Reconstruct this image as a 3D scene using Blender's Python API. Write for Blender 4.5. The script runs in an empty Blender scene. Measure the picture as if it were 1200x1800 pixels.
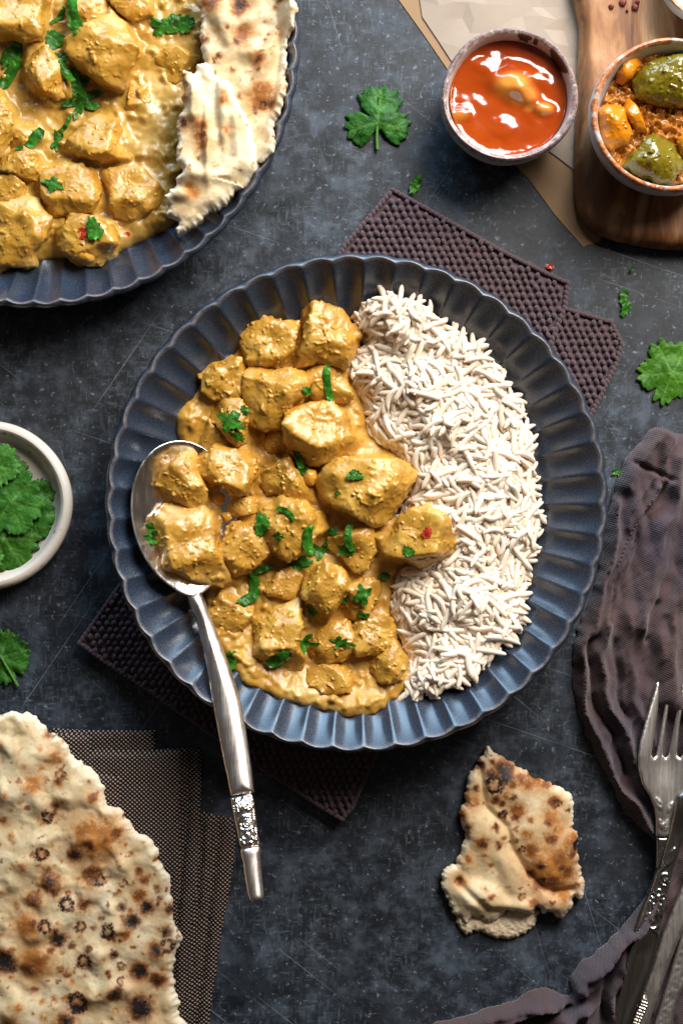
import bpy, bmesh, math, random
import numpy as np
from mathutils import Vector
from mathutils.geometry import delaunay_2d_cdt

# ------------------------------------------------------------------ scene, camera, light
S = 0.0003            # metres per unit; all shapes are laid out in 0.3 mm units on the table
D = 3000.0            # camera height above the table in those units (0.9 m)
sc = bpy.context.scene
COL = sc.collection
cam_d = bpy.data.cameras.new('camera'); cam = bpy.data.objects.new('camera', cam_d); COL.objects.link(cam)
cam.location = (0, 0, D * S)
cam_d.sensor_fit = 'VERTICAL'; cam_d.sensor_height = 36; cam_d.sensor_width = 24
cam_d.lens = 36 * D / 1800
cam_d.clip_start = 0.01; cam_d.clip_end = 50
sc.camera = cam
sc.view_settings.view_transform = 'Standard'; sc.view_settings.look = 'None'
sc.view_settings.exposure = 0.0; sc.view_settings.gamma = 1.0
w = bpy.data.worlds.new("World"); sc.world = w; w.use_nodes = True
nt = w.node_tree; bg = nt.nodes['Background']
tc = nt.nodes.new('ShaderNodeTexCoord'); sep = nt.nodes.new('ShaderNodeSeparateXYZ')
nt.links.new(tc.outputs['Generated'], sep.inputs[0])
rampw = nt.nodes.new('ShaderNodeValToRGB')
mr = nt.nodes.new('ShaderNodeMapRange'); mr.inputs['From Min'].default_value = -1; mr.inputs['From Max'].default_value = 1
nt.links.new(sep.outputs['Y'], mr.inputs['Value']); nt.links.new(mr.outputs[0], rampw.inputs[0])
e = rampw.color_ramp.elements
e[0].position = 0.1; e[0].color = (0.10, 0.075, 0.06, 1)
e[1].position = 0.95; e[1].color = (0.34, 0.40, 0.50, 1)
m_ = e.new(0.5); m_.color = (0.32, 0.27, 0.23, 1)
nt.links.new(rampw.outputs[0], bg.inputs[0]); bg.inputs[1].default_value = 0.22

def area(name, loc, size, sizey, energy, color, target=(0, 0, 0)):
    l = bpy.data.lights.new(name, 'AREA'); l.shape = 'RECTANGLE'; l.size = size; l.size_y = sizey
    l.energy = energy; l.color = color
    o = bpy.data.objects.new(name, l); COL.objects.link(o); o.location = loc
    o.rotation_euler = (Vector(target) - Vector(loc)).to_track_quat('-Z', 'Y').to_euler()
    return o
area('window_light', (0.40, 0.66, 0.66), 0.55, 0.50, 21.5, (1.0, 0.95, 0.88), (0.03, 0.03, 0.0))
area('side_window_light', (-0.05, 1.05, 0.38), 1.0, 0.42, 13.5, (0.48, 0.74, 1.0), (0.0, 0.0, 0.0))

# ------------------------------------------------------------------ numpy noise
_r = np.random.RandomState(7)
PERM = np.concatenate([_r.permutation(256)] * 3)
GR = _r.normal(size=(256, 3)); GR /= np.linalg.norm(GR, axis=1)[:, None]
def perlin(x, y, z=0.0):
    x = np.asarray(x, float); y = np.asarray(y, float); z = np.asarray(z, float) + np.zeros_like(x)
    xi = np.floor(x).astype(int); yi = np.floor(y).astype(int); zi = np.floor(z).astype(int)
    xf, yf, zf = x - xi, y - yi, z - zi
    u, v, w_ = [t * t * t * (t * (t * 6 - 15) + 10) for t in (xf, yf, zf)]
    out = 0
    for dx in (0, 1):
        for dy in (0, 1):
            for dz in (0, 1):
                h = PERM[(PERM[(PERM[(xi + dx) & 255] + yi + dy) & 255] + zi + dz) & 255]
                g = GR[h]
                dot = g[..., 0] * (xf - dx) + g[..., 1] * (yf - dy) + g[..., 2] * (zf - dz)
                out = out + dot * (u if dx else 1 - u) * (v if dy else 1 - v) * (w_ if dz else 1 - w_)
    return out * 1.5
def fbm(x, y, z=0.0, o=3, g=0.5):
    r = 0; a = 1; f = 1
    for i in range(o):
        r = r + a * perlin(x * f, y * f, z * f + i * 7.3); a *= g; f *= 2.03
    return r
def smooth(a, b, x):
    t = np.clip((x - a) / (b - a), 0, 1); return t * t * (3 - 2 * t)

def P(x, y, z=0.0):                 # a point of the place: picture position taken to height z
    k = (D - z) / D
    return (x - 600) * k, -(y - 900) * k

# ------------------------------------------------------------------ object helpers
def props(o, label=None, cat=None, group=None, kind=None):
    if label: o['label'] = label
    if cat: o['category'] = cat
    if group: o['group'] = group
    if kind: o['kind'] = kind
    return o
def thing(name, label, cat, loc, group=None):
    o = bpy.data.objects.new(name, None); COL.objects.link(o); o.empty_display_size = 0.01
    o.location = Vector(loc) * S
    return props(o, label, cat, group)
def mesh_data(name, V, F, mat, smooth_=True, angle=None, attr=None):
    me = bpy.data.meshes.new(name)
    V = np.asarray(V, dtype=np.float32)
    if isinstance(F, np.ndarray):
        n, k = F.shape
        me.vertices.add(len(V)); me.vertices.foreach_set('co', V.ravel())
        me.loops.add(n * k); me.loops.foreach_set('vertex_index', F.astype(np.int32).ravel())
        me.polygons.add(n); me.polygons.foreach_set('loop_start', np.arange(0, n * k, k, dtype=np.int32))
        me.update(calc_edges=True); me.validate()
    else:
        me.from_pydata([tuple(map(float, v)) for v in V], [], [tuple(map(int, f)) for f in F]); me.update()
    if attr is not None:
        a = me.color_attributes.new('mask', 'FLOAT_COLOR', 'POINT')
        c = np.zeros((len(V), 4), np.float32); c[:, :3] = attr; c[:, 3] = 1
        a.data.foreach_set('color', c.ravel())
    me.polygons.foreach_set('use_smooth', np.full(len(me.polygons), smooth_))
    if angle: me.set_sharp_from_angle(angle=math.radians(angle))
    if mat: me.materials.append(mat)
    return me
def obj(name, V, F, mat, parent=None, loc=None, smooth_=True, angle=None, attr=None):
    """V in layout units, world placed. loc = origin (units); child meshes are local to their parent's origin."""
    V = np.asarray(V, float)
    if parent is not None:
        o0 = wloc(parent)
    else:
        o0 = np.array(loc if loc is not None else (V[:, 0].mean(), V[:, 1].mean(), V[:, 2].min()), float)
    me = mesh_data(name, (V - o0) * S, F, mat, smooth_, angle, attr)
    o = bpy.data.objects.new(name, me); COL.objects.link(o)
    if parent is not None: o.parent = parent
    else: o.location = Vector(o0) * S
    return o
def wloc(o):
    l = np.zeros(3)
    while o is not None:
        l += np.array(o.location); o = o.parent
    return l / S

# ------------------------------------------------------------------ polygons and slabs
def densify(poly, step):
    out = []
    n = len(poly)
    for i in range(n):
        a = np.array(poly[i], float); b = np.array(poly[(i + 1) % n], float)
        k = max(1, int(round(np.linalg.norm(b - a) / step)))
        for j in range(k): out.append(a + (b - a) * j / k)
    return np.array(out)
def catmull(poly, step):
    p = np.array(poly, float); n = len(p); out = []
    for i in range(n):
        p0, p1, p2, p3 = p[i - 1], p[i], p[(i + 1) % n], p[(i + 2) % n]
        k = max(1, int(round(np.linalg.norm(p2 - p1) / step)))
        for j in range(k):
            t = j / k
            out.append(0.5 * ((2 * p1) + (-p0 + p2) * t + (2 * p0 - 5 * p1 + 4 * p2 - p3) * t * t + (-p0 + 3 * p1 - 3 * p2 + p3) * t ** 3))
    return np.array(out)
def rough(poly, step=3, amp=2.0, f=0.12, seed=0, curve=True, o=3):
    q = catmull(poly, step) if curve else densify(poly, step)
    t = np.roll(q, -1, 0) - np.roll(q, 1, 0); t /= (np.linalg.norm(t, axis=1)[:, None] + 1e-9)
    nrm = np.stack([t[:, 1], -t[:, 0]], 1)
    n_ = fbm(q[:, 0] * f, q[:, 1] * f, seed * 3.7 + 0.5, o)
    return q + nrm * (n_ * amp)[:, None]
def segdist(X, Y, poly, closed=True):
    p = np.asarray(poly, float); q = np.roll(p, -1, 0)
    if not closed: p, q = p[:-1], q[:-1]
    best = np.full(X.shape, 1e18)
    for a, b in zip(p, q):
        d = b - a; L = d @ d + 1e-12
        t = np.clip(((X - a[0]) * d[0] + (Y - a[1]) * d[1]) / L, 0, 1)
        dd = (X - a[0] - t * d[0]) ** 2 + (Y - a[1] - t * d[1]) ** 2
        np.minimum(best, dd, out=best)
    return np.sqrt(best)
def inside(X, Y, poly):
    p = np.asarray(poly, float); q = np.roll(p, -1, 0); c = np.zeros(X.shape, bool)
    for (ax, ay), (bx, by) in zip(p, q):
        m = ((ay > Y) != (by > Y))
        if ay != by: c ^= m & (X < (bx - ax) * (Y - ay) / (by - ay) + ax)
    return c
def sdist(X, Y, poly):
    d = segdist(X, Y, poly); return np.where(inside(X, Y, poly), d, -d)
def tri_poly(poly, spacing, seed=0):
    """triangulated polygon: boundary as given, jittered hex grid inside"""
    poly = np.asarray(poly, float)
    x0, y0 = poly.min(0); x1, y1 = poly.max(0)
    rs = np.random.RandomState(seed)
    ys = np.arange(y0, y1, spacing * 0.87); xs = np.arange(x0, x1, spacing)
    X, Y = np.meshgrid(xs, ys); X = X + (np.arange(len(ys)) % 2)[:, None] * spacing / 2
    X = (X + rs.uniform(-.22, .22, X.shape) * spacing).ravel(); Y = (Y + rs.uniform(-.22, .22, len(X)).reshape(-1) * spacing if False else Y.ravel() + rs.uniform(-.22, .22, X.shape) * spacing)
    # cheap distance: coarse polygon for speed
    ins = inside(X, Y, poly); X, Y = X[ins], Y[ins]
    d = segdist(X, Y, poly); k = d > spacing * 0.45; X, Y, d = X[k], Y[k], d[k]
    nb = len(poly)
    pts = np.concatenate([poly, np.stack([X, Y], 1)])
    edges = [(i, (i + 1) % nb) for i in range(nb)]
    vs, es, fs, *_ = delaunay_2d_cdt([Vector((float(a), float(b))) for a, b in pts], [], [list(range(nb))], 1, 1e-5)
    V = np.array([(v.x, v.y) for v in vs]); F = np.array([f for f in fs if len(f) == 3])
    dd = segdist(V[:, 0], V[:, 1], poly)
    # consistent orientation (picture y runs down, so make it clockwise there = ccw in the world)
    a, b, c = V[F[:, 0]], V[F[:, 1]], V[F[:, 2]]
    cr = (b[:, 0] - a[:, 0]) * (c[:, 1] - a[:, 1]) - (b[:, 1] - a[:, 1]) * (c[:, 0] - a[:, 0])
    F[cr > 0] = F[cr > 0][:, ::-1]
    return V, F, dd
def slab_arrays(poly, top, bot, zref=0.0, spacing=4, seed=0, open_bottom=False):
    V, F, d = tri_poly(poly, spacing, seed)
    px, py = V[:, 0], V[:, 1]
    zr = zref(px, py) if callable(zref) else zref
    X, Y = P(px, py, zr)
    zt = top(px, py, d) + np.zeros_like(X); zb = (bot(px, py, d) if callable(bot) else bot) + np.zeros_like(X)
    n = len(X)
    VT = np.stack([X, Y, zt], 1); VB = np.stack([X, Y, zb], 1)
    # boundary edges
    E = np.concatenate([F[:, [0, 1]], F[:, [1, 2]], F[:, [2, 0]]])
    key = np.sort(E, 1); k = key[:, 0].astype(np.int64) * n + key[:, 1]
    u, idx, cnt = np.unique(k, return_index=True, return_counts=True)
    B = E[idx[cnt == 1]]
    sides = np.concatenate([np.stack([B[:, 1], B[:, 0], B[:, 0] + n], 1), np.stack([B[:, 1], B[:, 0] + n, B[:, 1] + n], 1)])
    FF = np.concatenate([F, F[:, ::-1] + n, sides])
    return np.concatenate([VT, VB]), FF, px, py, d
def slab(name, poly, top, bot, mat, zref=0.0, spacing=4, parent=None, seed=0, mask=None, angle=50, loc=None):
    V, F, px, py, d = slab_arrays(poly, top, bot, zref, spacing, seed)
    at = None
    if mask is not None:
        m = mask(px, py, d); at = np.concatenate([m, m])
    return obj(name, V, F, mat, parent, loc, True, angle, at)

# ------------------------------------------------------------------ materials
class Mat:
    def __init__(s, name):
        s.m = bpy.data.materials.new(name); s.m.use_nodes = True; s.nt = s.m.node_tree
        s.b = s.nt.nodes['Principled BSDF']
        s.tc = s.nt.nodes.new('ShaderNodeTexCoord'); s.co = s.tc.outputs['Object']
    def n(s, t, **kw):
        nd = s.nt.nodes.new(t)
        for k, v in kw.items():
            if hasattr(nd, k): setattr(nd, k, v)
        return nd
    def lk(s, a, b):
        if isinstance(a, (int, float)): b.default_value = a
        elif isinstance(a, tuple): b.default_value = a if len(a) == len(b.default_value) else tuple(a) + (1,)
        else: s.nt.links.new(a, b)
    def set(s, **kw):
        for k, v in kw.items(): s.lk(v, s.b.inputs[k.replace('_', ' ')])
        return s
    def map(s, scale=(1, 1, 1), rot=(0, 0, 0), loc=(0, 0, 0), co=None):
        nd = s.n('ShaderNodeMapping'); nd.inputs['Scale'].default_value = scale; nd.inputs['Rotation'].default_value = rot; nd.inputs['Location'].default_value = loc
        s.lk(co or s.co, nd.inputs[0]); return nd.outputs[0]
    def noise(s, scale, detail=3, rough=0.5, co=None, dist=0.0):
        nd = s.n('ShaderNodeTexNoise'); nd.inputs['Scale'].default_value = scale; nd.inputs['Detail'].default_value = detail
        nd.inputs['Roughness'].default_value = rough; nd.inputs['Distortion'].default_value = dist
        s.lk(co or s.co, nd.inputs['Vector']); return nd.outputs[0]
    def voro(s, scale, feature='F1', out=0, co=None, rnd=1.0):
        nd = s.n('ShaderNodeTexVoronoi', feature=feature); nd.inputs['Scale'].default_value = scale; nd.inputs['Randomness'].default_value = rnd
        s.lk(co or s.co, nd.inputs['Vector']); return nd.outputs[out]
    def ramp(s, fac, *stops):
        nd = s.n('ShaderNodeValToRGB'); s.lk(fac, nd.inputs[0]); el = nd.color_ramp.elements
        while len(el) < len(stops): el.new(0.5)
        for e_, (p, c) in zip(el, stops):
            e_.position = p; e_.color = (c, c, c, 1) if isinstance(c, (int, float)) else tuple(c) + (1,)
        return nd.outputs[0]
    def mix(s, fac, a, b, mode='MIX'):
        nd = s.n('ShaderNodeMix', data_type='RGBA', blend_type=mode); s.lk(fac, nd.inputs[0]); s.lk(a, nd.inputs[6]); s.lk(b, nd.inputs[7]); return nd.outputs[2]
    def math(s, op, a, b=0.0, clamp=False):
        nd = s.n('ShaderNodeMath', operation=op, use_clamp=clamp); s.lk(a, nd.inputs[0]); s.lk(b, nd.inputs[1]); return nd.outputs[0]
    def bump(s, h, strength=0.5, dist=0.001, normal=None):
        nd = s.n('ShaderNodeBump'); nd.inputs['Strength'].default_value = strength; nd.inputs['Distance'].default_value = dist
        s.lk(h, nd.inputs['Height'])
        if normal is not None: s.lk(normal, nd.inputs['Normal'])
        s.lk(nd.outputs[0], s.b.inputs['Normal']); return nd.outputs[0]
    def mask(s, ch):
        a = s.n('ShaderNodeAttribute', attribute_name='mask'); sp = s.n('ShaderNodeSeparateColor'); s.lk(a.outputs['Color'], sp.inputs[0]); return sp.outputs[ch]
    def rand(s):
        return s.n('ShaderNodeObjectInfo').outputs['Random']
    def xyz(s, co=None):
        nd = s.n('ShaderNodeSeparateXYZ'); s.lk(co or s.co, nd.inputs[0]); return nd.outputs

def m_table():
    m = Mat('slate_backdrop')
    big = m.noise(7, 4, 0.6); mid = m.noise(45, 5, 0.65); fine = m.noise(420, 3, 0.6)
    base = m.ramp(mid, (0.34, (0.004, 0.006, 0.009)), (0.5, (0.012, 0.016, 0.024)), (0.66, (0.045, 0.060, 0.082)))
    base = m.mix(m.ramp(big, (0.40, 0.0), (0.60, 1.0)), base, m.mix(0.72, base, (0.015, 0.017, 0.021)))
    # chalky scuffs
    patch = m.ramp(m.noise(16, 3, 0.6), (0.52, 0.0), (0.68, 1.0))
    sc1 = m.ramp(m.noise(150, 5, 0.75), (0.56, 0.0), (0.68, 1.0))
    col = m.mix(m.math('MULTIPLY', m.math('MULTIPLY', patch, sc1), 0.55), base, (0.24, 0.29, 0.35))
    spk = m.ramp(m.noise(300, 3, 0.7), (0.61, 0.0), (0.70, 1.0))
    col = m.mix(m.math('MULTIPLY', spk, 0.55), col, (0.24, 0.28, 0.33))
    # brushed cross hatch + scratches
    tot = None
    for i, (rz, sx, sy, lo, hi, a) in enumerate([(0.03, 700, 150, .55, .72, .24), (1.55, 650, 150, .56, .72, .24), (0.6, 900, 7, .70, .73, .7), (-0.9, 900, 6, .70, .73, .6), (1.9, 800, 5, .71, .74, .7), (-0.3, 950, 4, .71, .735, .7)]):
        t = m.noise(1.0, 2, 0.5, co=m.map((sx, sy, 1), (0, 0, 0), (i * 3.1, i * 1.7, 0), co=m.map((1, 1, 1), (0, 0, rz))))
        t = m.math('MULTIPLY', m.ramp(t, (lo, 0.0), (hi, 1.0)), a)
        tot = t if tot is None else m.math('MAXIMUM', tot, t)
    gate = m.ramp(m.noise(25, 2, 0.5), (0.42, 0.15), (0.62, 1.0))
    tot = m.math('MULTIPLY', tot, gate)
    cl = m.ramp(m.noise(90, 6, 0.75), (0.46, 0.0), (0.64, 1.0)); cl = m.math('MULTIPLY', cl, m.ramp(m.noise(9, 3, 0.6), (0.38, 0.1), (0.62, 1.0)))
    col = m.mix(m.math('MULTIPLY', cl, 0.55), col, (0.085, 0.105, 0.135))
    col = m.mix(tot, col, (0.22, 0.25, 0.29))
    m.set(Base_Color=col, Roughness=m.ramp(mid, (0.3, 0.42), (0.7, 0.62)), Specular_IOR_Level=0.4)
    m.bump(m.math('ADD', m.math('MULTIPLY', mid, 0.6), m.math('ADD', m.math('MULTIPLY', fine, 0.25), m.math('MULTIPLY', tot, 0.3))), 0.35, 0.0006)
    return m.m
def m_glaze():
    m = Mat('navy_reactive_glaze')
    sp = m.noise(1400, 2, 0.7); v = m.noise(30, 3, 0.5)
    col = m.mix(v, (0.014, 0.024, 0.044), (0.022, 0.027, 0.036))
    col = m.mix(m.math('MULTIPLY', m.ramp(sp, (0.52, 0.0), (0.66, 1.0)), 0.5), col, (0.035, 0.07, 0.14))
    rim = m.mask(0)
    col = m.mix(m.math('MULTIPLY', rim, m.ramp(m.noise(260, 3, 0.6), (0.35, 0.3), (0.6, 1.0))), col, (0.16, 0.145, 0.150))
    m.set(Base_Color=col, Roughness=m.ramp(sp, (0.3, 0.20), (0.7, 0.34)), Specular_IOR_Level=0.75)
    m.b.inputs['Coat Weight'].default_value = 0.1; m.b.inputs['Coat Roughness'].default_value = 0.22
    m.bump(sp, 0.22, 0.00012)
    return m.m
def m_curry(name, c1, c2, c3, rough=0.3, coat=0.35, grain=1.0):
    m = Mat(name)
    big = m.noise(85, 4, 0.6); g = m.noise(900, 4, 0.75); mm = m.noise(260, 3, 0.6)
    col = m.ramp(big, (0.30, c1), (0.5, c2), (0.70, c3))
    col = m.mix(m.math('MULTIPLY', m.ramp(g, (0.38, 1.0), (0.52, 0.0)), 0.35), col, tuple(x * 0.55 for x in c1))
    col = m.mix(m.math('MULTIPLY', m.ramp(m.noise(520, 2, 0.6), (0.62, 0.0), (0.72, 1.0)), 0.35), col, (0.50, 0.24, 0.035))
    rd = m.rand()
    col = m.mix(m.ramp(rd, (0.0, 0.0), (1.0, 0.35)), col, (0.48, 0.21, 0.020))
    col = m.mix(m.math('MULTIPLY', m.ramp(m.noise(38, 3, 0.5), (0.55, 0.0), (0.72, 1.0)), 0.55), col, (0.66, 0.43, 0.15))
    # the odd peppercorn-dark fleck of spice
    fl = m.ramp(m.voro(170), (0.035, 1.0), (0.06, 0.0))
    col = m.mix(m.math('MULTIPLY', fl, 0.7), col, (0.10, 0.035, 0.01))
    m.set(Base_Color=col, Roughness=m.ramp(mm, (0.35, rough), (0.65, rough + 0.22)), Specular_IOR_Level=0.5)
    m.b.inputs['Subsurface Weight'].default_value = 0.12
    m.b.inputs['Subsurface Radius'].default_value = (1, 0.5, 0.2); m.b.inputs['Subsurface Scale'].default_value = 0.0015
    m.b.inputs['Coat Weight'].default_value = coat; m.b.inputs['Coat Roughness'].default_value = 0.27
    h = m.math('ADD', m.math('MULTIPLY', g, 0.35 * grain), m.math('ADD', m.math('MULTIPLY', mm, 0.35), m.math('MULTIPLY', m.noise(480, 2, 0.5), 0.6 * grain)))
    m.bump(h, 0.26, 0.00035)
    return m.m
def m_rice():
    m = Mat('cooked_rice')
    col = m.mix(m.rand(), (0.86, 0.71, 0.56), (0.88, 0.77, 0.65))
    col = m.mix(m.math('MULTIPLY', m.noise(160, 2, 0.5), 0.4), col, (0.78, 0.60, 0.41))
    m.set(Base_Color=col, Roughness=0.32, Specular_IOR_Level=0.45)
    m.b.inputs['Subsurface Weight'].default_value = 0.5
    m.b.inputs['Subsurface Radius'].default_value = (1, 0.85, 0.70); m.b.inputs['Subsurface Scale'].default_value = 0.0010
    m.bump(m.noise(700, 2, 0.5), 0.25, 0.0003)
    return m.m
def m_naan():
    m = Mat('baked_flatbread')
    n1 = m.noise(60, 4, 0.6); n2 = m.noise(600, 4, 0.7)
    col = m.ramp(n1, (0.3, (0.52, 0.37, 0.19)), (0.5, (0.63, 0.49, 0.285)), (0.7, (0.71, 0.60, 0.41)))
    col = m.mix(m.math('MULTIPLY', m.ramp(n2, (0.35, 1.0), (0.5, 0.0)), 0.3), col, (0.46, 0.31, 0.16))
    crumb = m.mask(2)
    col = m.mix(m.math('MULTIPLY', crumb, 0.75), col, (0.78, 0.70, 0.54))
    toast = m.mask(1); t2 = m.math('MULTIPLY', toast, m.ramp(m.noise(350, 4, 0.7), (0.30, 0.55), (0.55, 1.0)))
    col = m.mix(m.ramp(t2, (0.05, 0.0), (0.8, 1.0)), col, (0.42, 0.16, 0.025))
    ch = m.math('MULTIPLY', m.mask(0), m.ramp(m.noise(700, 3, 0.7), (0.28, 0.5), (0.5, 1.0)))
    col = m.mix(m.ramp(ch, (0.12, 0.0), (0.45, 0.75), (0.8, 1.0)), col, m.mix(m.ramp(ch, (0.45, 0.0), (0.85, 1.0)), (0.14, 0.035, 0.008), (0.012, 0.009, 0.008)))
    m.set(Base_Color=col, Roughness=0.62, Specular_IOR_Level=0.35)
    m.b.inputs['Subsurface Weight'].default_value = 0.15
    m.b.inputs['Subsurface Radius'].default_value = (1, 0.6, 0.3); m.b.inputs['Subsurface Scale'].default_value = 0.0018
    h = m.math('ADD', m.math('MULTIPLY', m.noise(220, 4, 0.65), 0.9), m.math('MULTIPLY', n2, 0.5))
    m.bump(h, 0.28, 0.0005)
    return m.m
def m_leaf(name, c1, c2, rough=0.5):
    m = Mat(name)
    n1 = m.noise(120, 3, 0.6)
    col = m.mix(m.ramp(n1, (0.35, 0.0), (0.65, 1.0)), c1, c2)
    col = m.mix(m.math('MULTIPLY', m.mask(0), 0.35), col, (0.16, 0.34, 0.06))
    m.set(Base_Color=col, Roughness=rough, Specular_IOR_Level=0.18)
    m.b.inputs['Subsurface Weight'].default_value = 0.1; m.b.inputs['Subsurface Scale'].default_value = 0.0008
    m.b.inputs['Subsurface Radius'].default_value = (0.4, 1, 0.2)
    m.bump(m.math('ADD', m.voro(420, 'DISTANCE_TO_EDGE'), m.math('MULTIPLY', n1, 0.6)), 0.55, 0.0006)
    return m.m
def m_metal(name, c, rough=0.2, scr=0.6):
    m = Mat(name)
    s1 = m.noise(1.0, 3, 0.6, co=m.map((900, 60, 60), (0, 0, 0.2))); n1 = m.noise(90, 3, 0.6)
    col = m.mix(m.ramp(n1, (0.4, 0.0), (0.75, 0.5)), c, tuple(x * 0.72 for x in c))
    m.set(Base_Color=col, Metallic=1.0, Roughness=m.ramp(m.math('ADD', m.math('MULTIPLY', s1, 0.5), m.math('MULTIPLY', n1, 0.5)), (0.35, rough), (0.65, rough + 0.16)))
    m.bump(s1, 0.02 * scr, 0.0003)
    return m.m
def m_ceramic(name, c, speck, sc=230, thr=0.07, edge=(0.16, 0.075, 0.04), rough=0.28):
    m = Mat(name)
    n1 = m.noise(70, 4, 0.6)
    col = m.mix(n1, c, tuple(x * 0.82 for x in c))
    v = m.voro(sc); sel = m.ramp(m.noise(60, 2, 0.5), (0.45, 0.0), (0.6, 1.0))
    col = m.mix(m.math('MULTIPLY', m.ramp(v, (thr, 1.0), (thr + 0.05, 0.0)), m.math('ADD', m.math('MULTIPLY', sel, 0.8), 0.1)), col, speck)
    rim = m.math('MULTIPLY', m.mask(0), m.ramp(m.noise(300, 4, 0.7), (0.32, 0.25), (0.55, 1.0)))
    ec = m.mix(m.ramp(m.noise(420, 3, 0.7), (0.35, 0.0), (0.65, 1.0)), edge, tuple(min(1, x * 3.4) for x in edge))
    col = m.mix(m.ramp(rim, (0.2, 0.0), (0.5, 1.0)), col, ec)
    dr = m.math('MULTIPLY', m.mask(1), 1.0)
    col = m.mix(m.ramp(dr, (0.3, 0.0), (0.6, 1.0)), col, (0.055, 0.028, 0.02))
    m.set(Base_Color=col, Roughness=m.ramp(rim, (0.0, rough), (1.0, rough + 0.25)), Specular_IOR_Level=0.5)
    m.bump(m.math('ADD', m.noise(120, 3, 0.5), m.math('MULTIPLY', m.noise(500, 3, 0.6), 0.3)), 0.25, 0.0008)
    return m.m
def m_wood():
    m = Mat('olive_wood')
    co = m.map((1.0, 0.30, 1.0), (0, 0, 0.25))
    wv = m.noise(34, 5, 0.55, co=co, dist=2.4)
    rings = m.n('ShaderNodeTexWave', wave_type='BANDS', bands_direction='X'); m.lk(m.map((1, 0.30, 1), (0, 0, 0.12)), rings.inputs[0])
    rings.inputs['Scale'].default_value = 13; rings.inputs['Distortion'].default_value = 14; rings.inputs['Detail'].default_value = 3; rings.inputs['Detail Scale'].default_value = 0.9
    col = m.ramp(wv, (0.34, (0.060, 0.019, 0.006)), (0.46, (0.22, 0.085, 0.028)), (0.58, (0.38, 0.19, 0.085)), (0.72, (0.50, 0.31, 0.17)))
    col = m.mix(m.math('MULTIPLY', m.ramp(rings.outputs[1], (0.0, 1.0), (0.16, 0.0)), 0.75), col, (0.10, 0.032, 0.012))
    fib = m.noise(1.0, 3, 0.6, co=m.map((2200, 90, 200), (0, 0, 0.08)))
    col = m.mix(m.math('MULTIPLY', m.ramp(fib, (0.4, 1.0), (0.55, 0.0)), 0.35), col, (0.20, 0.085, 0.03))
    xs = m.xyz()
    pale = m.ramp(m.math('ADD', m.math('MULTIPLY', xs[0], 22.0), m.math('MULTIPLY', m.noise(30, 2, 0.5), 0.5)), (-0.0, 1.0), (0.75, 0.0))
    col = m.mix(m.math('MULTIPLY', pale, 0.15), col, (0.50, 0.32, 0.19))
    m.set(Base_Color=col, Roughness=0.5, Specular_IOR_Level=0.25)
    m.bump(fib, 0.2, 0.0003)
    return m.m
def m_paper(name, c):
    m = Mat(name)
    n1 = m.noise(80, 4, 0.6); f = m.noise(1500, 2, 0.6)
    col = m.mix(n1, c, tuple(x * 0.8 for x in c)); col = m.mix(m.math('MULTIPLY', m.ramp(f, (0.35, 1.0), (0.5, 0.0)), 0.15), col, (0.25, 0.17, 0.10))
    m.set(Base_Color=col, Roughness=0.75, Specular_IOR_Level=0.2)
    m.bump(f, 0.2, 0.0001)
    return m.m
def m_knit():
    m = Mat('plum_cotton_yarn')
    n1 = m.noise(900, 3, 0.7); n2 = m.noise(25, 2, 0.5)
    col = m.mix(n2, (0.095, 0.060, 0.076), (0.112, 0.062, 0.062)); col = m.mix(m.math('MULTIPLY', n1, 0.6), col, (0.035, 0.02, 0.026))
    m.set(Base_Color=col, Roughness=0.9, Specular_IOR_Level=0.15); m.b.inputs['Sheen Weight'].default_value = 0.25
    m.bump(n1, 0.6, 0.0005)
    return m.m
def m_napkin():
    m = Mat('plum_linen')
    X = m.xyz()
    k = 2 * math.pi / (5.4 * S)
    wx = m.math('SINE', m.math('MULTIPLY', m.math('ADD', X[0], m.math('MULTIPLY', X[1], 0.35)), k)); wy = m.math('SINE', m.math('MULTIPLY', m.math('SUBTRACT', X[1], m.math('MULTIPLY', X[0], 0.35)), k))
    wv = m.math('MULTIPLY', wx, wy)
    n2 = m.noise(20, 3, 0.5); n3 = m.noise(800, 2, 0.6)
    col = m.mix(m.ramp(n2, (0.4, 0.0), (0.6, 1.0)), (0.066, 0.046, 0.060), (0.092, 0.054, 0.050))
    col = m.mix(m.math('MULTIPLY', m.math('ADD', m.math('MULTIPLY', wv, 0.5), 0.5), 0.28), col, (0.030, 0.018, 0.022))
    col = m.mix(m.math('MULTIPLY', n3, 0.3), col, (0.03, 0.02, 0.024))
    m.set(Base_Color=col, Roughness=0.9, Specular_IOR_Level=0.15); m.b.inputs['Sheen Weight'].default_value = 0.2
    m.bump(m.math('ADD', wv, n3), 0.5, 0.0003)
    return m.m
def m_weave():
    m = Mat('black_and_tan_weave')
    wob = m.noise(70, 2, 0.5); X = m.xyz()
    k = 2 * math.pi / (8.2 * S); k2 = 2 * math.pi / (7.4 * S)
    wx = m.math('SINE', m.math('ADD', m.math('MULTIPLY', X[0], k), m.math('MULTIPLY', wob, 4.0)))
    wy = m.math('SINE', m.math('ADD', m.math('MULTIPLY', X[1], k2), m.math('MULTIPLY', wob, 3.0)))
    wv = m.math('MULTIPLY', wx, wy)
    n2 = m.noise(55, 3, 0.6); n3 = m.noise(700, 2, 0.6)
    tan = m.mix(n2, (0.50, 0.37, 0.30), (0.24, 0.16, 0.125)); tan = m.mix(m.math('MULTIPLY', n3, 0.5), tan, (0.12, 0.085, 0.07))
    col = m.mix(m.ramp(wv, (0.12, 0.0), (0.45, 1.0)), (0.008, 0.006, 0.006), tan)
    m.set(Base_Color=col, Roughness=0.9, Specular_IOR_Level=0.15)
    m.bump(wv, 0.8, 0.0005)
    return m.m
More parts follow.
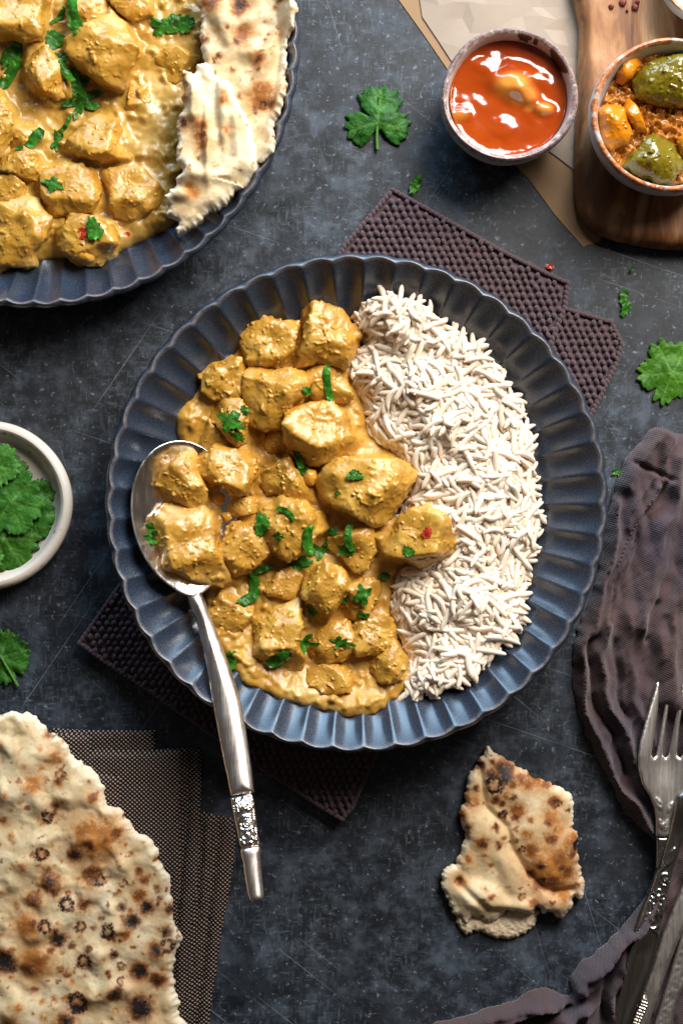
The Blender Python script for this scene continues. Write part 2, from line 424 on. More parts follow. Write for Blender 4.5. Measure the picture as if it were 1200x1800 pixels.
def m_simple(name, c, rough=0.5, spec=0.5, bs=200, bstr=0.3, var=0.3, coat=0.0, sss=0.0):
    m = Mat(name)
    n1 = m.noise(bs, 3, 0.6)
    m.set(Base_Color=m.mix(m.math('MULTIPLY', n1, var * 2), c, tuple(x * 0.45 for x in c)), Roughness=rough, Specular_IOR_Level=spec)
    m.b.inputs['Coat Weight'].default_value = coat; m.b.inputs['Coat Roughness'].default_value = 0.1
    m.b.inputs['Subsurface Weight'].default_value = sss; m.b.inputs['Subsurface Scale'].default_value = 0.003
    m.bump(m.noise(bs * 1.7, 3, 0.6), bstr, 0.0006)
    return m.m
def m_chutney():
    m = Mat('mango_chutney')
    n1 = m.noise(60, 3, 0.5)
    lump = m.mask(0)
    col = m.mix(n1, (0.24, 0.024, 0.002), (0.38, 0.065, 0.004))
    col = m.mix(m.math('MULTIPLY', m.ramp(m.noise(35, 2, 0.5), (0.45, 0.0), (0.7, 1.0)), 0.5), col, (0.20, 0.013, 0.002))
    col = m.mix(lump, col, (0.66, 0.26, 0.045))
    m.set(Base_Color=col, Roughness=0.12, Specular_IOR_Level=0.5)
    m.b.inputs['Coat Weight'].default_value = 0.5; m.b.inputs['Coat Roughness'].default_value = 0.06
    m.b.inputs['Subsurface Weight'].default_value = 0.3; m.b.inputs['Subsurface Scale'].default_value = 0.004; m.b.inputs['Subsurface Radius'].default_value = (1, 0.35, 0.1)
    m.bump(m.noise(60, 2, 0.5), 0.18, 0.001)
    return m.m

TABLE = m_table(); GLAZE = m_glaze()
CHK = m_curry('curry_coated_chicken', (0.36, 0.165, 0.016), (0.53, 0.280, 0.034), (0.64, 0.400, 0.095))
SAUCE = m_curry('creamy_curry_sauce', (0.38, 0.185, 0.020), (0.51, 0.280, 0.040), (0.58, 0.360, 0.085), 0.34, 0.22, 0.6)
SAUCE2 = m_curry('creamy_curry_sauce_in_dish', (0.34, 0.190, 0.024), (0.47, 0.275, 0.044), (0.55, 0.35, 0.085), 0.26, 0.4, 0.5)
RICE = m_rice(); NAAN = m_naan()
HERB = m_leaf('chopped_coriander', (0.009, 0.052, 0.004), (0.042, 0.185, 0.012), 0.30)
LEAF = m_leaf('coriander_leaf', (0.007, 0.048, 0.004), (0.024, 0.110, 0.010))
LEAFL = m_leaf('light_coriander_leaf', (0.030, 0.120, 0.012), (0.056, 0.18, 0.026))
STEEL = m_metal('worn_silver', (0.84, 0.76, 0.68), 0.12); SATIN = m_metal('satin_silver_handle', (0.86, 0.76, 0.68), 0.24)
STEEL2 = m_metal('dull_steel', (0.66, 0.60, 0.55), 0.36)
DKSTEEL = m_metal('tarnished_silver', (0.42, 0.40, 0.38), 0.16)
CER_R = m_ceramic('cream_rustic_glaze', (0.60, 0.55, 0.50), (0.07, 0.05, 0.045), 90, 0.05, (0.10, 0.068, 0.062))
CER_P = m_ceramic('white_rust_rimmed_glaze', (0.62, 0.60, 0.58), (0.2, 0.12, 0.08), 60, 0.03, (0.20, 0.070, 0.026))
CER_W = m_ceramic('speckled_cream_glaze', (0.66, 0.58, 0.49), (0.05, 0.045, 0.045), 150, 0.14, (0.42, 0.36, 0.30), 0.24)
WOOD = m_wood(); PAPER = m_paper('baking_parchment', (0.33, 0.262, 0.205)); KRAFT = m_paper('kraft_paper', (0.30, 0.185, 0.10))
KNIT = m_knit(); NAPKIN = m_napkin(); WEAVE = m_weave(); CHUT = m_chutney()
CHILI = m_simple('red_chilli', (0.45, 0.030, 0.012), 0.3, 0.6, 300, 0.4, 0.3, 0.4)
CHILID = m_simple('dried_chilli', (0.16, 0.018, 0.010), 0.5, 0.4, 300, 0.4, 0.3)
ONION = m_simple('softened_onion', (0.72, 0.36, 0.045), 0.22, 0.5, 160, 0.3, 0.2, 0.5, 0.2)
PICK_G = m_simple('pickled_green_mango', (0.17, 0.125, 0.006), 0.22, 0.5, 110, 0.3, 0.35, 0.4)
PICK_O = m_simple('orange_pickled_mango', (0.60, 0.20, 0.006), 0.25, 0.5, 110, 0.4, 0.3, 0.35)
PASTE = m_simple('pickle_spice_paste', (0.58, 0.20, 0.010), 0.34, 0.5, 120, 0.9, 0.7, 0.3)

# ------------------------------------------------------------------ the table
def build_table():
    n = 60
    V = []; L = 2600
    V = np.array([(-L, -L, 0), (L, -L, 0), (L, L, 0), (-L, L, 0), (-L, -L, -60), (L, -L, -60), (L, L, -60), (-L, L, -60)], float)
    F = np.array([(0, 1, 2, 3), (7, 6, 5, 4), (0, 4, 5, 1), (1, 5, 6, 2), (2, 6, 7, 3), (3, 7, 4, 0)])
    props(obj('table_top', V, F, TABLE, loc=(0, 0, 0), smooth_=False), kind='structure')
build_table()

# ------------------------------------------------------------------ fluted bowls
def fluted(name, label, C, prof_in, prof_out, Nf, amp, r0, group):
    """prof = list of (r, z) from centre to rim; flutes grow from radius r0 to the rim"""
    t = thing(name, label, 'bowl', (C[0], C[1], prof_out[-1][1]), group)
    seg = Nf * 14
    th = np.linspace(0, 2 * math.pi, seg, endpoint=False)
    f = np.abs(np.sin(Nf * th / 2)); f = np.clip(np.sqrt(f ** 2 + 0.012) - 0.1095, 0, None)
    f = f ** 0.85 - 0.62
    def dens(pr, step):
        out = []
        for (a, b), (c, d) in zip(pr[:-1], pr[1:]):
            k = max(1, int(math.hypot(c - a, d - b) / step))
            for j in range(k): out.append((a + (c - a) * j / k, b + (d - b) * j / k))
        out.append(pr[-1]); out = np.array(out)
        for _ in range(2):
            out[1:-1] = 0.25 * out[:-2] + 0.5 * out[1:-1] + 0.25 * out[2:]
        return out
    rim_r, rim_z = prof_in[-1]
    pin = dens(prof_in, 7); pout = dens(prof_out, 9)
    rings = []; mk = []
    def ring(r, z, a, inner):
        g = f * a
        rr = r + g * 0.8; zz = z - (g * 0.65 if inner else 0) * min(1, (rim_z - z) / 25.0)
        wob = 1 + 0.0025 * np.sin(2 * th + 1.0) + 0.0015 * np.sin(5 * th + 0.4)
        rings.append(np.stack([C[0] + rr * wob * np.cos(th), C[1] + rr * wob * np.sin(th), zz + np.zeros_like(th)], 1))
    for r, z in pin:
        a = amp * smooth(r0, rim_r * 0.93, np.array(r))
        ring(r, z, float(a), True); mk.append(1.0 if r > rim_r - 0.5 else 0.0)
    # the lip rolls over
    ring(rim_r + 1.2, rim_z + 1.3, amp * 0.97, False); mk.append(1.0)
    ring(rim_r + 3.0, rim_z + 0.6, amp * 0.85, False); mk.append(0.4)
    ring(rim_r + 7.5, rim_z - 6, amp * 0.45, False); mk.append(0.0)
    nin = len(rings)
    for r, z in pout:
        a = amp * 0.42 * float(smooth(r0, rim_r * 0.95, np.array(r)))
        ring(r, z, a, False); mk.append(0.0)
    V = np.concatenate(rings); m = len(rings)
    i = np.arange(seg); j = (i + 1) % seg
    F = np.concatenate([np.stack([k * seg + i, k * seg + j, (k + 1) * seg + j, (k + 1) * seg + i], 1) for k in range(m - 1)])
    at = np.zeros((len(V), 3)); at[:, 0] = np.repeat(mk, seg)
    cut = nin - 1
    nF = (cut) * seg
    obj('inner_wall', V[:(cut + 1) * seg], F[:nF], GLAZE, t, attr=at[:(cut + 1) * seg])
    obj('outer_wall', V[cut * seg:], F[nF:] - cut * seg, GLAZE, t, attr=at[cut * seg:])
    # foot ring
    fr = prof_out[-1][0]; fz = prof_out[-1][1]
    th2 = np.linspace(0, 2 * math.pi, 96, endpoint=False); rr = []
    for r, z in ((fr + 3, fz + 12), (fr + 3, fz + 0.5), (fr - 2, fz - 0.6), (fr - 10, fz - 0.6), (fr - 14, fz + 4), (4, fz + 5)):
        rr.append(np.stack([C[0] + r * np.cos(th2), C[1] + r * np.sin(th2), np.full(96, z)], 1))
    V2 = np.concatenate(rr); i = np.arange(96); j = (i + 1) % 96
    F2 = np.concatenate([np.stack([k * 96 + i, k * 96 + j, (k + 1) * 96 + j, (k + 1) * 96 + i], 1) for k in range(5)])
    obj('foot', V2, F2[:, ::-1] if False else F2, GLAZE, t, attr=np.zeros((len(V2), 3)))
    return t

CB = P(626, 885, 150)
PIN = [(4, 48), (235, 48), (285, 55), (318, 72), (348, 94), (375, 117), (396, 136), (406, 146), (410, 150)]
POUT = [(419, 141), (408, 128), (390, 100), (360, 70), (320, 45), (270, 32), (220, 30)]
BOWL = fluted('fluted_bowl', 'navy fluted bowl of chicken curry and rice standing on the knitted cloth in the middle', CB, PIN, POUT, 49, 9.0, 255, None)
def bowl_z(X, Y, C=CB, pr=PIN):
    r = np.hypot(X - C[0], Y - C[1]); a = np.array(pr); return np.interp(r, a[:, 0], a[:, 1])
CD = P(59, 76, 125)
PIN2 = [(4, 20), (270, 20), (330, 27), (370, 46), (400, 72), (422, 100), (434, 118), (438, 125)]
POUT2 = [(447, 116), (437, 104), (420, 78), (392, 48), (350, 22), (290, 4), (250, 2)]
DISH = fluted('fluted_serving_bowl', 'large navy fluted serving bowl of curry with naan in the top left corner', CD, PIN2, POUT2, 60, 8.0, 295, None)

# ------------------------------------------------------------------ height maps so that things can lie on one another
class HMap:
    def __init__(s, x0, y0, x1, y1, cell=4.0):
        s.x0, s.y0, s.c = x0, y0, cell
        s.h = np.full((int((y1 - y0) / cell) + 2, int((x1 - x0) / cell) + 2), -1e3)
    def add(s, V):
        ix = ((V[:, 0] - s.x0) / s.c).astype(int); iy = ((V[:, 1] - s.y0) / s.c).astype(int)
        k = (ix >= 0) & (iy >= 0) & (ix < s.h.shape[1]) & (iy < s.h.shape[0])
        np.maximum.at(s.h, (iy[k], ix[k]), V[k, 2])
    def fin(s):
        h = s.h.copy()
        for _ in range(3):
            p = np.pad(h, 1, mode='edge'); nb = np.max([p[1:-1, :-2], p[1:-1, 2:], p[:-2, 1:-1], p[2:, 1:-1]], 0)
            h = np.where(h < -500, nb, h)
        s.h = h
    def at(s, X, Y):
        fx = np.clip((X - s.x0) / s.c - 0.5, 0, s.h.shape[1] - 2.001); fy = np.clip((Y - s.y0) / s.c - 0.5, 0, s.h.shape[0] - 2.001)
        ix = fx.astype(int); iy = fy.astype(int); u = fx - ix; v = fy - iy; h = s.h
        return (h[iy, ix] * (1 - u) + h[iy, ix + 1] * u) * (1 - v) + (h[iy + 1, ix] * (1 - u) + h[iy + 1, ix + 1] * u) * v
HM = HMap(-700, -500, 500, 900)

# ------------------------------------------------------------------ chicken pieces
def ico(n):
    bm = bmesh.new(); bmesh.ops.create_icosphere(bm, subdivisions=n, radius=1.0)
    V = np.array([v.co[:] for v in bm.verts]); F = np.array([[v.index for v in f.verts] for f in bm.faces]); bm.free()
    return V / np.linalg.norm(V, axis=1)[:, None], F
ICO6 = ico(6); ICO5 = ico(5); ICO4 = ico(4); ICO3 = ico(3)
def chunk(poly, zb, H, seed, icos=None, p=20.0, rough_=1.0, zref=None, flat=0.6, edge=0.03):
    dirs, F = icos or ICO6
    rs = np.random.RandomState(seed)
    q = np.array([P(x, y, zref if zref is not None else zb + H * 0.6) for x, y in poly])
    c = q.mean(0)
    th = np.linspace(-math.pi, math.pi, 361); rho = np.zeros(361)
    for i, t in enumerate(th):
        d = np.array([math.cos(t), math.sin(t)]); best = 0
        for a, b in zip(q, np.roll(q, -1, 0)):
            a_, e_ = a - c, b - a
            den = d[0] * e_[1] - d[1] * e_[0]
            if abs(den) < 1e-9: continue
            r = (a_[0] * e_[1] - a_[1] * e_[0]) / den; s_ = (a_[0] * d[1] - a_[1] * d[0]) / den
            if r > 0 and -1e-6 <= s_ <= 1 + 1e-6: best = max(best, r)
        rho[i] = best
    rho *= 1.13; R = rho.mean()
    ker = np.array([1, 2, 3, 2, 1.]); ker /= ker.sum()
    rho = np.convolve(np.pad(rho[:-1], 4, mode='wrap'), ker, 'same')[4:-4]; rho = np.append(rho, rho[0])
    ang = np.arctan2(dirs[:, 1], dirs[:, 0]); rr = np.interp(ang, th, rho)
    ch = np.hypot(dirs[:, 0], dirs[:, 1])
    hu, hd = H * flat, H * (1 - flat)
    tot = (ch / rr) ** p
    planes = []
    az = rs.uniform(0, 2 * math.pi)
    tl = rs.uniform(0.10, 0.45); planes.append((np.array([math.cos(az) * math.sin(tl), math.sin(az) * math.sin(tl), math.cos(tl)]), hu))
    for k in range(4):
        az2 = az + k * 1.6 + rs.uniform(-.5, .5); tl = rs.uniform(0.5, 1.15)
        planes.append((np.array([math.cos(az2) * math.sin(tl), math.sin(az2) * math.sin(tl), math.cos(tl)]), rs.uniform(0.60, 0.86) * (hu * math.cos(tl) + R * math.sin(tl))))
    planes.append((np.array([0, 0, -1.0]), hd))
    for nrm, h in planes: tot = tot + np.maximum(0, dirs @ nrm / h) ** p
    r = tot ** (-1 / p)
    V = dirs * r[:, None]
    o = seed * 5.13
    n1 = fbm(V[:, 0] / 36 + o, V[:, 1] / 36, V[:, 2] / 36, 1)
    n2 = 1 - np.abs(fbm(V[:, 0] / 24 + o, V[:, 1] / 24, V[:, 2] / 24 + 4, 2)) * 2
    n3 = fbm(V[:, 0] / 5.5 + o, V[:, 1] / 5.5, V[:, 2] / 5.5, 3, 0.6)
    n4 = np.maximum(0, fbm(V[:, 0] / 10 + o + 9, V[:, 1] / 10, V[:, 2] / 10, 2) - 0.28)
    s_ = min(1.0, R / 40)
    disp = (n1 * 8.0 * s_ + n2 * 1.2 * s_ + n3 * 0.5 * rough_ + n4 * 8.0 * rough_ * s_ - 0.5)
    V = V + dirs * disp[:, None]
    V = V + np.array([c[0], c[1], zb + hd])
    return V, F

MAIN = [  # outline, base, height, label
 ([(432,575),(462,552),(492,572),(510,567),(520,578),(516,600),(510,645),(468,650),(441,640),(432,608)],52,62,'curried chicken piece at the top left of the heap, left of the topmost one'),
 ([(532,545),(555,533),(597,550),(609,572),(634,581),(627,605),(600,644),(561,635),(522,644),(516,614),(526,572)],56,66,'topmost chicken piece in the round bowl, its point touching the rice'),
 ([(348,641),(369,624),(405,627),(429,647),(434,668),(432,692),(411,701),(378,704),(360,686),(350,662)],52,58,'rounded chicken piece at the upper left edge of the curry, no herbs on it'),
 ([(435,659),(456,648),(480,653),(528,653),(543,668),(534,692),(516,710),(510,740),(492,750),(444,743),(435,707)],64,66,'square tall chicken piece directly below the two top pieces'),
 ([(558,638),(588,647),(606,674),(612,698),(588,707),(555,710),(546,680),(540,656)],48,52,'chicken piece carrying a thin upright green strip beside the rice'),
 ([(373,710),(399,689),(423,704),(432,722),(451,767),(441,776),(414,779),(390,758),(372,740)],60,58,'chicken piece with a large curl of bright coriander on top'),
 ([(318,725),(345,704),(363,698),(372,716),(369,743),(342,758),(336,779),(318,770)],40,32,'low shaded chicken piece at the far left edge above the spoon'),
 ([(342,755),(369,740),(399,761),(420,782),(399,788),(366,797),(345,788)],48,44,'small chicken piece between the spoon tip and the curl of coriander'),
 ([(507,722),(540,719),(579,710),(600,728),(622,775),(608,800),(575,808),(540,815),(510,790),(504,755)],60,66,'large rough chicken piece below the green strip, left of the rice'),
 ([(280,847),(298,817),(319,805),(340,799),(352,841),(358,880),(340,892),(304,883),(283,865)],94,44,'smooth sauce covered chicken piece in the upper half of the spoon'),
 ([(292,895),(340,889),(370,910),(376,970),(400,1018),(376,1025),(340,1015),(310,1000),(283,997),(265,976),(277,940),(280,916)],90,54,'biggest chicken piece lying in the lower half of the spoon'),
 ([(349,811),(382,785),(424,784),(448,805),(451,838),(436,862),(406,871),(391,850),(364,856),(349,838)],66,60,'knobbly chicken piece just right of the spoon bowl with a yellow face'),
 ([(457,817),(487,781),(508,796),(523,835),(550,860),(560,885),(520,880),(475,865),(457,847)],48,56,'triangular chicken piece left of the pale chickpea sized lump'),
 ([(385,970),(403,937),(415,901),(448,901),(463,940),(469,970),(448,997),(412,1006),(388,988)],56,60,'folded chicken piece right of the biggest piece on the spoon'),
 ([(460,886),(490,880),(538,889),(568,910),(571,928),(550,943),(535,970),(508,977),(472,964),(460,934)],60,62,'oval chicken piece in the centre with a curved herb sliver on top'),
 ([(594,811),(636,814),(690,810),(724,829),(702,871),(678,913),(651,919),(609,892),(579,874),(561,847)],64,70,'largest pointed chicken piece with a small flat leaf, against the rice'),
 ([(654,943),(690,928),(726,895),(750,889),(780,919),(804,952),(798,967),(765,985),(741,989),(702,976),(672,970)],78,56,'wedge of chicken lying on the rice with a red chilli flake'),
 ([(576,928),(612,922),(654,928),(657,970),(642,994),(621,1000),(603,982),(576,961)],52,50,'chicken piece under the Y shaped herb, left of the wedge on the rice'),
 ([(537,1000),(573,990),(603,1010),(607,1037),(590,1063),(573,1090),(557,1073),(537,1047)],62,62,'shiny chicken piece below the dark coriander clump'),
 ([(367,1067),(397,1030),(423,1023),(450,1047),(440,1090),(420,1113),(410,1137),(383,1120),(370,1093)],48,48,'chicken piece at the lower left next to the spoon neck'),
 ([(457,1060),(497,1045),(527,1060),(527,1093),(523,1120),(533,1153),(513,1187),(487,1193),(467,1170),(435,1137),(443,1100)],54,62,'long upright chicken piece in the lower left carrying a big herb sprig'),
 ([(540,1147),(553,1117),(587,1097),(613,1093),(617,1120),(607,1153),(573,1167),(553,1167)],52,54,'chicken piece with a little forked sprig near the bottom of the heap'),
 ([(620,1100),(647,1090),(677,1083),(692,1103),(687,1130),(660,1150),(630,1147),(620,1127)],54,50,'greenish yellow chicken piece at the lower right beside the rice'),
 ([(643,1167),(667,1147),(693,1130),(720,1167),(717,1187),(693,1197),(667,1193)],60,48,'lowest right chicken piece, touching the bottom end of the rice'),
 ([(540,1180),(567,1167),(603,1170),(627,1197),(630,1227),(607,1213),(553,1227),(540,1207)],60,46,'bottommost chicken piece sitting in the sauce at the lip of the curry'),
 ([(597,1057),(607,1027),(633,1017),(663,1023),(667,1047),(650,1067),(633,1087),(607,1083)],50,50,'orange chicken piece with a jagged herb on top, right of the shiny piece'),
 ([(467,1033),(487,1010),(507,1000),(533,1017),(537,1047),(507,1050),(473,1047)],46,44,'half sunken chicken piece left of the shiny one'),
 ([(630,1207),(657,1197),(690,1207),(680,1227),(640,1247),(623,1240)],52,30,'half sunken chicken piece at the lower right rim of the sauce'),
 ([(470,760),(500,752),(512,785),(490,800),(465,790)],46,42,'small sunken chicken piece below the square tall one'),
 ([(396,875),(430,868),(452,880),(448,900),(415,905),(395,895)],50,44,'small chicken piece between the knobbly piece and the folded piece'),
]
UPPER = [
 ([(-40,-40),(78,-30),(73,25),(68,62),(45,70),(15,60),(-40,50)],48,56,'big chicken piece in the very top left corner of the photo'),
 ([(48,82),(60,75),(80,88),(105,110),(120,140),(120,165),(95,165),(65,152),(48,125)],46,50,'chicken piece left of the long coriander clump in the serving bowl'),
 ([(120,70),(160,50),(197,25),(215,42),(238,90),(220,125),(210,148),(185,140),(140,115),(125,92)],48,64,'large smooth diamond shaped chicken piece in the serving bowl'),
 ([(122,0),(140,-15),(185,-10),(190,20),(160,45),(145,50),(130,30)],38,44,'chicken piece behind the diamond shaped one, cut by the top edge'),
 ([(185,-40),(265,-40),(262,20),(235,35),(205,20)],36,44,'chicken piece at the top edge left of the dark two part leaf'),
 ([(115,255),(145,225),(175,205),(205,215),(228,250),(220,275),(180,282),(135,267)],40,48,'sauce covered chicken piece in the middle of the serving bowl'),
 ([(8,268),(40,261),(65,275),(80,300),(70,320),(32,312),(0,300)],46,46,'oblong chicken piece near the left edge of the photo'),
 ([(-40,160),(0,172),(20,200),(22,230),(5,268),(-40,270)],50,52,'yellow chicken piece cut off by the left edge of the photo'),
 ([(-30,305),(25,312),(46,330),(42,345),(15,355),(-30,350)],40,44,'small dark chicken piece at the left edge below the oblong one'),
 ([(-30,370),(32,355),(58,352),(90,390),(82,420),(58,440),(60,462),(25,463),(-30,450)],42,54,'bulky chicken piece at the bottom left of the serving bowl'),
 ([(92,382),(125,380),(155,385),(190,390),(205,415),(195,445),(175,460),(135,455),(105,432)],44,50,'chicken piece with an onion layer, a red chilli bit and a leaf'),
 ([(80,295),(120,285),(165,302),(175,340),(162,370),(120,372),(88,380),(75,340)],40,50,'chicken piece right above the one with the red chilli bit'),
 ([(180,307),(212,295),(250,302),(290,335),(270,360),(240,390),(207,380),(195,345)],34,48,'triangular chicken piece under sauce, left of the naan tip'),
 ([(22,212),(55,218),(72,240),(60,262),(20,262)],38,42,'pinkish chicken piece beside the yellow one at the left edge'),
 ([(270,95),(300,85),(345,100),(350,125),(310,145),(275,135)],32,32,'chicken piece sunk in sauce below the dark two part leaf'),
 ([(225,145),(258,140),(268,180),(245,212),(222,190)],30,32,'narrow chicken piece sunk in sauce left of the folded naan'),
]
def build_chicken(lst, group, seed0, rgh=1.0):
    out = []
    for i, (poly, zb, H, lab) in enumerate(lst):
        V, F = chunk(poly, zb, H, seed0 + i, rough_=rgh)
        o = obj('chicken_piece', V, F, CHK); props(o, lab, 'chicken', group)
        HM.add(V); out.append((np.array(poly), zb, H))
    return out
ch1 = build_chicken(MAIN, 'chicken pieces in the round bowl', 11)
ch2 = build_chicken([(p_, z_ - 4, h_, l_) for p_, z_, h_, l_ in UPPER], 'chicken pieces in the serving bowl', 71, 0.7)

def sauce_top(C, pr, thick, pieces, climb, sc_=1.0, seed=0, lumps=()):
    def f(px, py, d):
        X, Y = P(px, py, 60)
        base = bowl_z(X, Y, C, pr)
        z = base + 1.0 + thick * (1 - np.exp(-d / 13.0))
        z = z + fbm(X / 34, Y / 34, seed, 3) * 5 * smooth(0, 20, d)
        z = z + np.abs(fbm(X / 20 + 3, Y / 20, seed + 4, 2)) * 2.2 * smooth(4, 20, d)
        for poly, zb, H in pieces:
            q = np.array(poly, float)
            x0, y0 = q.min(0) - 24; x1, y1 = q.max(0) + 24
            k = (px > x0) & (px < x1) & (py > y0) & (py < y1)
            if not k.any(): continue
            sd = sdist(px[k], py[k], q)
            t = (zb + H * climb) * smooth(-17, 6, sd) + z[k] * (1 - smooth(-17, 6, sd))
            t = np.where(d[k] < 10, z[k] + (t - z[k]) * d[k] / 10, t)
            z[k] = np.maximum(z[k], t)
        for (x, y, r, h) in lumps:
            z = z + h * np.exp(-((px - x) ** 2 + (py - y) ** 2) / r ** 2) * smooth(0, 12, d)
        z = z + np.maximum(0, fbm(X / 24, Y / 24, seed + 21, 2) - 0.15) * 15 * smooth(3, 16, d)
        z = z + fbm(X / 6, Y / 6, seed + 8, 2) * 0.6
        return z
    return f
def bowl_bot(C, pr, zr=60):
    def f(px, py, d):
        X, Y = P(px, py, zr); return bowl_z(X, Y, C, pr) - 6
    return f
S1 = [(430,600),(470,580),(520,600),(560,590),(620,610),(628,650),(634,690),(645,730),(655,765),(700,800),(715,850),(690,900),(720,930),(740,975),(715,1000),(695,1035),(690,1080),(700,1120),(722,1160),(718,1195),(690,1228),(655,1249),(610,1254),(575,1246),(535,1236),(500,1226),(470,1213),(438,1200),(415,1175),(388,1140),(366,1110),(362,1050),(350,1000),(300,960),(290,900),(310,830),(318,790),(312,745),(325,715),(350,690),(370,650),(400,640)]
o = slab('curry_sauce', rough(S1, 4, 3.0, 0.05, 2), sauce_top(CB, PIN, 24, ch1, 0.42, seed=2), bowl_bot(CB, PIN), SAUCE, zref=60, spacing=3.4, angle=None)
props(o, 'thick golden curry sauce filling the left half of the round bowl', 'curry sauce')
def hm_add(o):
    n = len(o.data.vertices); a = np.empty(n * 3, np.float32); o.data.vertices.foreach_get('co', a); HM.add(a.reshape(-1, 3) / S + wloc(o))
hm_add(o)
S2 = [(-60,-60),(420,-60),(400,0),(378,60),(372,120),(350,200),(330,280),(322,330),(318,370),(300,398),(270,412),(225,432),(190,452),(150,458),(100,450),(60,458),(30,464),(-60,450)]
o = slab('curry_sauce', rough(S2, 4, 3.0, 0.05, 5), sauce_top(CD, PIN2, 26, ch2, 0.55, seed=9, lumps=[(345,75,22,9),(330,110,18,8),(240,160,18,7),(250,190,20,8),(290,215,25,6),(262,262,25,7),(300,160,14,6),(240,395,14,7),(268,378,12,6),(330,40,20,6)]), bowl_bot(CD, PIN2), SAUCE2, zref=60, spacing=4.0, angle=None)
props(o, 'glossy yellow curry sauce pooled in the large serving bowl', 'curry sauce')
hm_add(o)

# ------------------------------------------------------------------ serving spoon
def dome(d, hw, T):
    t = np.clip(d / hw, 0, 1); return T * np.sqrt(np.clip(1 - (1 - t) ** 2, 0, 1))
spoon = thing('serving_spoon', 'silver serving spoon with a rose engraved handle resting in the curry', 'spoon', (*P(330, 1030, 60), 60))
def spoon_bowl():
    # a deep oval tilted on its long axis so that its right side is sunk in the curry
    axis_a = math.radians(7); cx, cy = P(324, 906, 122)
    L, W = 131 * .96, 88 * .96
    nr, ns = 26, 96
    V = []; F = []
    for k in range(nr + 1):
        t = k / nr
        for s in range(ns):
            a = 2 * math.pi * s / ns
            aa = (a + math.pi / 2 + math.pi) % (2 * math.pi) - math.pi
            u = math.cos(a) * W * t * (1 + 0.05 * math.sin(a)); v = math.sin(a) * L * t * (1 + 0.085 * math.exp(-(aa / 0.40) ** 2))
            z = 118 - 26 * (1 - t ** 2.1) - 0.36 * u - 0.02 * v
            x_ = u * math.cos(axis_a) + v * math.sin(axis_a) * -1; y_ = u * math.sin(axis_a) + v * math.cos(axis_a)
            V.append((cx + x_, cy + y_, z))
    n = len(V)
    for s in range(ns):
        a = V[nr * ns + s]; V.append((cx + (a[0] - cx) * 1.018, cy + (a[1] - cy) * 1.012, a[2] - 0.5))
    for k in range(nr, -1, -1):
        for s in range(ns):
            a = V[k * ns + s]; V.append((cx + (a[0] - cx) * 1.018, cy + (a[1] - cy) * 1.012, a[2] - 5))
    rings = nr + 1 + 1 + nr + 1
    for k in range(rings - 1):
        for s in range(ns):
            s2 = (s + 1) % ns; F.append((k * ns + s, k * ns + s2, (k + 1) * ns + s2, (k + 1) * ns + s))
    return np.array(V), np.array(F)
V, F = spoon_bowl(); obj('spoon_bowl', V, F, STEEL, spoon)
hm_add(spoon.children[0])
HC = np.array([(340,1040,13),(348,1060,14),(356,1080,13.5),(366,1112,15),(378,1152,17.5),(388,1190,21),(398,1232,24.5),(406,1275,24.5),(414,1320,24),(421,1360,22.5),(427,1396,21)], float)
def zsp(px, py): return 100 + np.clip(py - 1040, 0, None) * (158 - 100) / (1262 - 1040)
def ribbon(c):
    p = c[:, :2]; t = np.gradient(p, axis=0); t /= np.linalg.norm(t, axis=1)[:, None]; n_ = np.stack([-t[:, 1], t[:, 0]], 1)
    return np.concatenate([p + n_ * c[:, 2:3], (p - n_ * c[:, 2:3])[::-1]])
def zsp0(px, py): return np.minimum(zsp(px, py), 1000)
hp = ribbon(HC)
def handle_top(px, py, d):
    z = zsp(px, py) + 2 + dome(d, 24, 13); return z + 9 * smooth(1110, 1045, py)
slab('handle', hp, handle_top, lambda px, py, d: zsp(px, py) - dome(d, 24, 7) + 9 * smooth(1110, 1045, py) - 1, SATIN, zref=zsp, spacing=3.2, parent=spoon, angle=None)
# engraved collar
def spiral(cx, cy, r0, r1, turns, a0=0.0, n=40, sx=1.0, sy=1.0):
    t = np.linspace(0, 1, n); r = r0 + (r1 - r0) * t; a = a0 + turns * 2 * math.pi * t
    return np.stack([cx + r * np.cos(a) * sx, cy + r * np.sin(a) * sy], 1)
def ell(cx, cy, a, b, rot, n=18):
    t = np.linspace(0, 2 * math.pi, n); x = a * np.cos(t); y = b * np.sin(t); c, s = math.cos(rot), math.sin(rot)
    return np.stack([cx + x * c - y * s, cy + x * s + y * c], 1)
def leafcurve(cx, cy, L, W, rot, n=9):
    t = np.linspace(0, 1, n); up = np.stack([(t - .5) * L, W * np.sin(math.pi * t)], 1); dn = np.stack([(t[::-1] - .5) * L, -W * np.sin(math.pi * t[::-1])], 1)
    q = np.concatenate([up, dn, np.array([(-.5 * L, 0), (.3 * L, 0)])]); c, s = math.cos(rot), math.sin(rot)
    return np.stack([cx + q[:, 0] * c - q[:, 1] * s, cy + q[:, 0] * s + q[:, 1] * c], 1)
def relief(strokes, amp, w_):
    def f(px, py):
        z = np.zeros_like(px)
        for s_ in strokes:
            x0, y0 = s_.min(0) - 6; x1, y1 = s_.max(0) + 6
            k = (px > x0) & (px < x1) & (py > y0) & (py < y1)
            if k.any(): z[k] = np.maximum(z[k], amp * np.exp(-(segdist(px[k], py[k], s_, False) / w_) ** 2))
        return z
    return f
